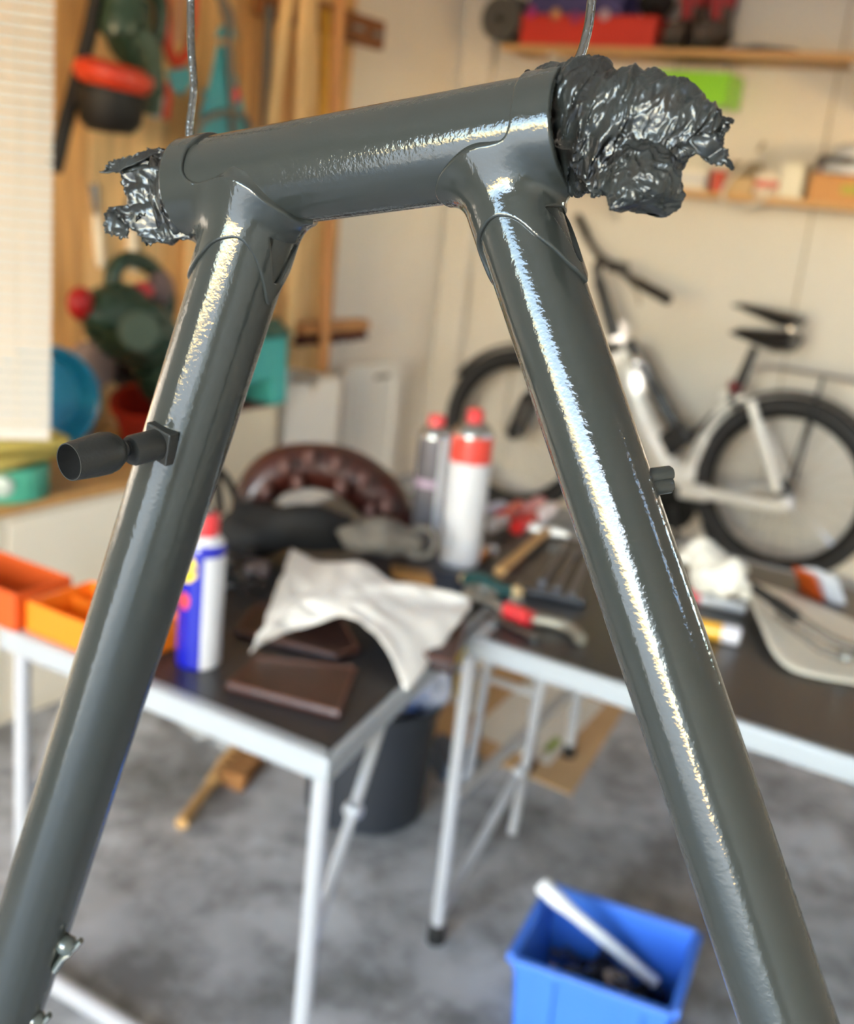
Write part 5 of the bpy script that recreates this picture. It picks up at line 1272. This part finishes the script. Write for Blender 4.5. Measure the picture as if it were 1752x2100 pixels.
B().tube([(-1.40, YB - .10, S2 + .095), (-1.29, YB - .10, S2 + .095)], .028, 16).build('roll_body', mat('roll_grey', (140, 126, 104), rough=.8), rl)

# ------------------------------------------------------------------ bicycle against the back wall
YBK = 4.33
def bp(px, py, y=YBK): return PY(px, py, y)
M_tyre = mat('bike_tyre', (40, 38, 38), rough=.65)
M_rim = mat('bike_rim', (26, 26, 26), rough=.35, metal=.6)
M_bwhite = mat('bike_white', (236, 232, 224), rough=.3, coat=.6)
M_bblack = mat('bike_black', (24, 24, 26), rough=.35, coat=.3)
M_chrome = mat('bike_chrome', (210, 210, 212), rough=.12, metal=1.0)
bike = thing('city_bicycle', 'white and black city electric bicycle parked along the back wall', 'bicycle', (-1.53, YBK, 0))
rw, fw_ = np.array([-0.933, YBK, .357]), np.array([-2.095, YBK, .357])
def wheel(c, lb):
    w = B().torus(c, .324, .032, (0, 1, 0), 72, 14).build('wheel_tyre', M_tyre, bike)
    B().torus(c, .288, .013, (0, 1, 0), 64, 10).build('wheel_rim', M_rim, w)
    s = B()
    for i in range(28):
        a = 2 * math.pi * i / 28; d_ = (1 if i % 2 else -1) * .25; yy = .03 * (1 if (i // 2) % 2 else -1)
        s.tube([c + np.array([.025 * math.cos(a + d_), yy, .025 * math.sin(a + d_)]), c + np.array([.292 * math.cos(a), 0, .292 * math.sin(a)])], .0012, 5)
    s.build('spokes', M_chrome, w)
    B().lathe([(.018, -.045), (.034, -.035), (.030, 0), (.034, .035), (.018, .045)], c, (0, 1, 0), 20).build('hub', M_bblack, w)
wheel(rw, 'rear'); wheel(fw_, 'front')
# mudguards: strips around the tyres
def guard(c, R_, a0, a1, nm='mudguard'):
    def fn(u, v):
        a = a0 + (a1 - a0) * u; b_ = (v - .5) * 2; r = R_ + .012 * (1 - b_ * b_)
        return c + np.array([r * math.cos(a), b_ * .034, r * math.sin(a)])
    B().grid(fn, 48, 8).build(nm, M_bblack, bike, solid=.003)
guard(rw, .368, math.radians(-25), math.radians(205)); guard(fw_, .368, math.radians(20), math.radians(150))
# rear triangle in white
bb_ = bp(1395, 1030); seat_cl = bp(1478, 815)
ax_r = rw + np.array([-.005, -.07, 0])
B().tube([bp(1540, 822, YBK - .06), ax_r], [.018, .017], 16).build('seat_stay', M_bwhite, bike)
B().tube(smooth_path([bp(1398, 1005, YBK - .06), bp(1480, 1018, YBK - .07), bp(1600, 1040, YBK - .07), ax_r + np.array([.015, 0, -.02])], 8), [.034] * 6 + [.024] * 12 + [.022] * 7, 16).build('chain_stay', M_bwhite, bike)
B().tube([bp(1548, 820, YBK + .06), rw + np.array([0, .07, 0])], .014, 12).build('seat_stay', M_bwhite, bike)
B().tube([bp(1398, 1015, YBK + .06), rw + np.array([0, .07, 0])], .015, 12).build('chain_stay', M_bwhite, bike)
B().tube(smooth_path([bp(1500, 828), bp(1462, 870), bp(1432, 930), bp(1402, 1000)], 8), [.026] * 12 + [.032] * 8 + [.042] * 5, 18).build('seat_tube', M_bwhite, bike)
B().tube(smooth_path([bp(1480, 810), bp(1540, 822), bp(1555, 822)], 6), .022, 14).build('stay_bridge', M_bwhite, bike)
B().tube(smooth_path([bp(1405, 985), bp(1375, 960), bp(1350, 920), bp(1318, 850), bp(1292, 770), bp(1275, 720)], 8), [.055] * 8 + [.046] * 14 + [.042] * 14 + [.034] * 5, 20).build('down_tube', M_bwhite, bike)
B().tube(smooth_path([bp(1470, 850), bp(1410, 900), bp(1380, 860), bp(1330, 770), bp(1290, 700)], 8), [.02] * 10 + [.028] * 12 + [.026] * 11, 16).build('top_tube', M_bblack, bike)
B().box(bp(1385, 900), (.14, .06, .10), np.array(Matrix.Rotation(-.85, 3, 'Y'))).build('battery', M_bblack, bike, bevel=.012)
B().tube([bp(1500, 825), bp(1528, 760), bp(1548, 712)], [.026, .020, .017], 16).build('seat_post', M_bblack, bike)
B().tube([bp(1505, 800), bp(1512, 786)], .03, 16).build('seat_clamp', mat('dark_red', (110, 24, 30), rough=.4), bike)
# saddle
def saddle(pts, w, m_, nm, sq):
    def fn(u, v):
        n = len(pts) - 1; k = min(int(u * n), n - 1); t = u * n - k
        p = np.array(pts[k][0]) * (1 - t) + np.array(pts[k + 1][0]) * t; r = pts[k][1] * (1 - t) + pts[k + 1][1] * t; h_ = pts[k][2] * (1 - t) + pts[k + 1][2] * t
        a = 2 * math.pi * v
        return p + np.array([0, r * math.cos(a), h_ * math.sin(a)])
    return B().grid(fn, 30, 24, wrap=True).build(nm, m_, bike)
s_pts = [(bp(1497, 682), .004, .004), (bp(1515, 682), .022, .018), (bp(1550, 690), .045, .030), (bp(1595, 700), .085, .042), (bp(1632, 702), .095, .038), (bp(1645, 698), .05, .006)]
sd_o = saddle(s_pts, 0, M_bblack, 'saddle', 1)
s_p2 = [(bp(1502, 626), .004, .004), (bp(1520, 628), .022, .012), (bp(1560, 640), .05, .022), (bp(1600, 652), .085, .030), (bp(1640, 660), .09, .026), (bp(1650, 658), .05, .004)]
saddle(s_p2, 0, M_bblack, 'saddle_cover', 1)
for yy in (-.05, .05): B().torus(bp(1622, 680, YBK + yy), .016, .004, (0, 0, 1), 16, 6).build('saddle_spring', M_chrome, sd_o)
B().tube([bp(1622, 690), bp(1622, 655)], .022, 12).build('spring_post', M_chrome, sd_o)
# rack with chrome tubes
for yy in (-.065, .065):
    B().tube(smooth_path([bp(1545, 758, YBK + yy), bp(1580, 752, YBK + yy), bp(1680, 768, YBK + yy), bp(1800, 790, YBK + yy), bp(1850, 800, YBK + yy)], 6), .008, 12).build('rack_rail', M_chrome, bike)
    B().tube([bp(1690, 770, YBK + yy), rw + np.array([.02, yy, .03])], .006, 10).build('rack_strut', M_bblack, bike)
for px in (1590, 1640, 1690, 1745): B().tube([bp(px, 752 + (px - 1590) * .17, YBK - .065), bp(px, 752 + (px - 1590) * .17, YBK + .065)], .006, 10).build('rack_bar', M_chrome, bike)
# fork, head tube, stem, bar
hd0, hd1 = bp(1262, 690), bp(1228, 575)
B().tube([hd0 * 1.0, hd1], [.030, .026], 18).build('head_tube', M_bblack, bike)
for yy in (-.06, .06):
    fk = B().tube([np.array([hd0[0] - .03, YBK + yy, hd0[2] - .06]), fw_ + np.array([.05, yy, .16]), fw_ + np.array([0, yy, 0])], [.018, .022, .020], 14).build('fork_leg', M_bblack, bike)
B().box(np.array([hd0[0] - .02, YBK, hd0[2] - .05]), (.06, .16, .05)).build('fork_crown', M_bblack, bike, bevel=.01)
B().tube(smooth_path([hd1, bp(1225, 545), bp(1245, 535)], 6), .020, 14).build('stem', M_bblack, bike)
bar = B().tube(smooth_path([PY(1186, 445, YBK + .27), PY(1205, 490, YBK + .18), PY(1232, 528, YBK + .05), PY(1262, 548, YBK - .05), PY(1310, 580, YBK - .18), PY(1370, 614, YBK - .29)], 8), .016, 14).build('handlebar', M_bblack, bike)
B().tube([PY(1310, 580, YBK - .18), PY(1370, 614, YBK - .29)], .021, 14).build('grip', M_black, bar)
B().tube([PY(1186, 445, YBK + .27), PY(1203, 485, YBK + .19)], .018, 14).build('grip', M_black, bar)
B().tube(smooth_path([PY(1285, 572, YBK - .10), PY(1305, 600, YBK - .14), PY(1312, 625, YBK - .18)], 6), .006, 10).build('brake_lever', M_chrome, bar)
B().box(PY(1268, 548, YBK - .05), (.07, .09, .04)).build('display', M_bblack, bar, bevel=.01)
# lamp, chrome bits on the front
B().ball(bp(1305, 745, YBK - .04), (.03, .03, .034), 16).build('front_lamp', M_chrome, bike)
# motor, crank, pedals, kickstand
B().lathe([(.075, -.06), (.085, -.05), (.085, .05), (.075, .06)], bb_ + np.array([-.02, 0, -.01]), (0, 1, 0), 28).build('motor', M_bblack, bike)
B().lathe([(.07, -.004), (.088, -.003), (.088, .003), (.07, .004)], bb_ + np.array([0, -.072, -.01]), (0, 1, 0), 32).build('chain_ring', M_rim, bike)
cr0 = bb_ + np.array([0, -.085, -.01]); cr1 = cr0 + np.array([.05, 0, -.155])
ck = B().tube([cr0, cr1], [.014, .010], 12).build('crank_arm', M_bblack, bike)
B().box(cr1 + np.array([0, -.05, 0]), (.09, .08, .02)).build('pedal', M_bblack, ck, bevel=.005)
B().tube([bb_ + np.array([.12, -.05, -.05]), np.array([bb_[0] + .26, YBK - .14, .010])], .009, 10).build('kickstand', M_bblack, bike)
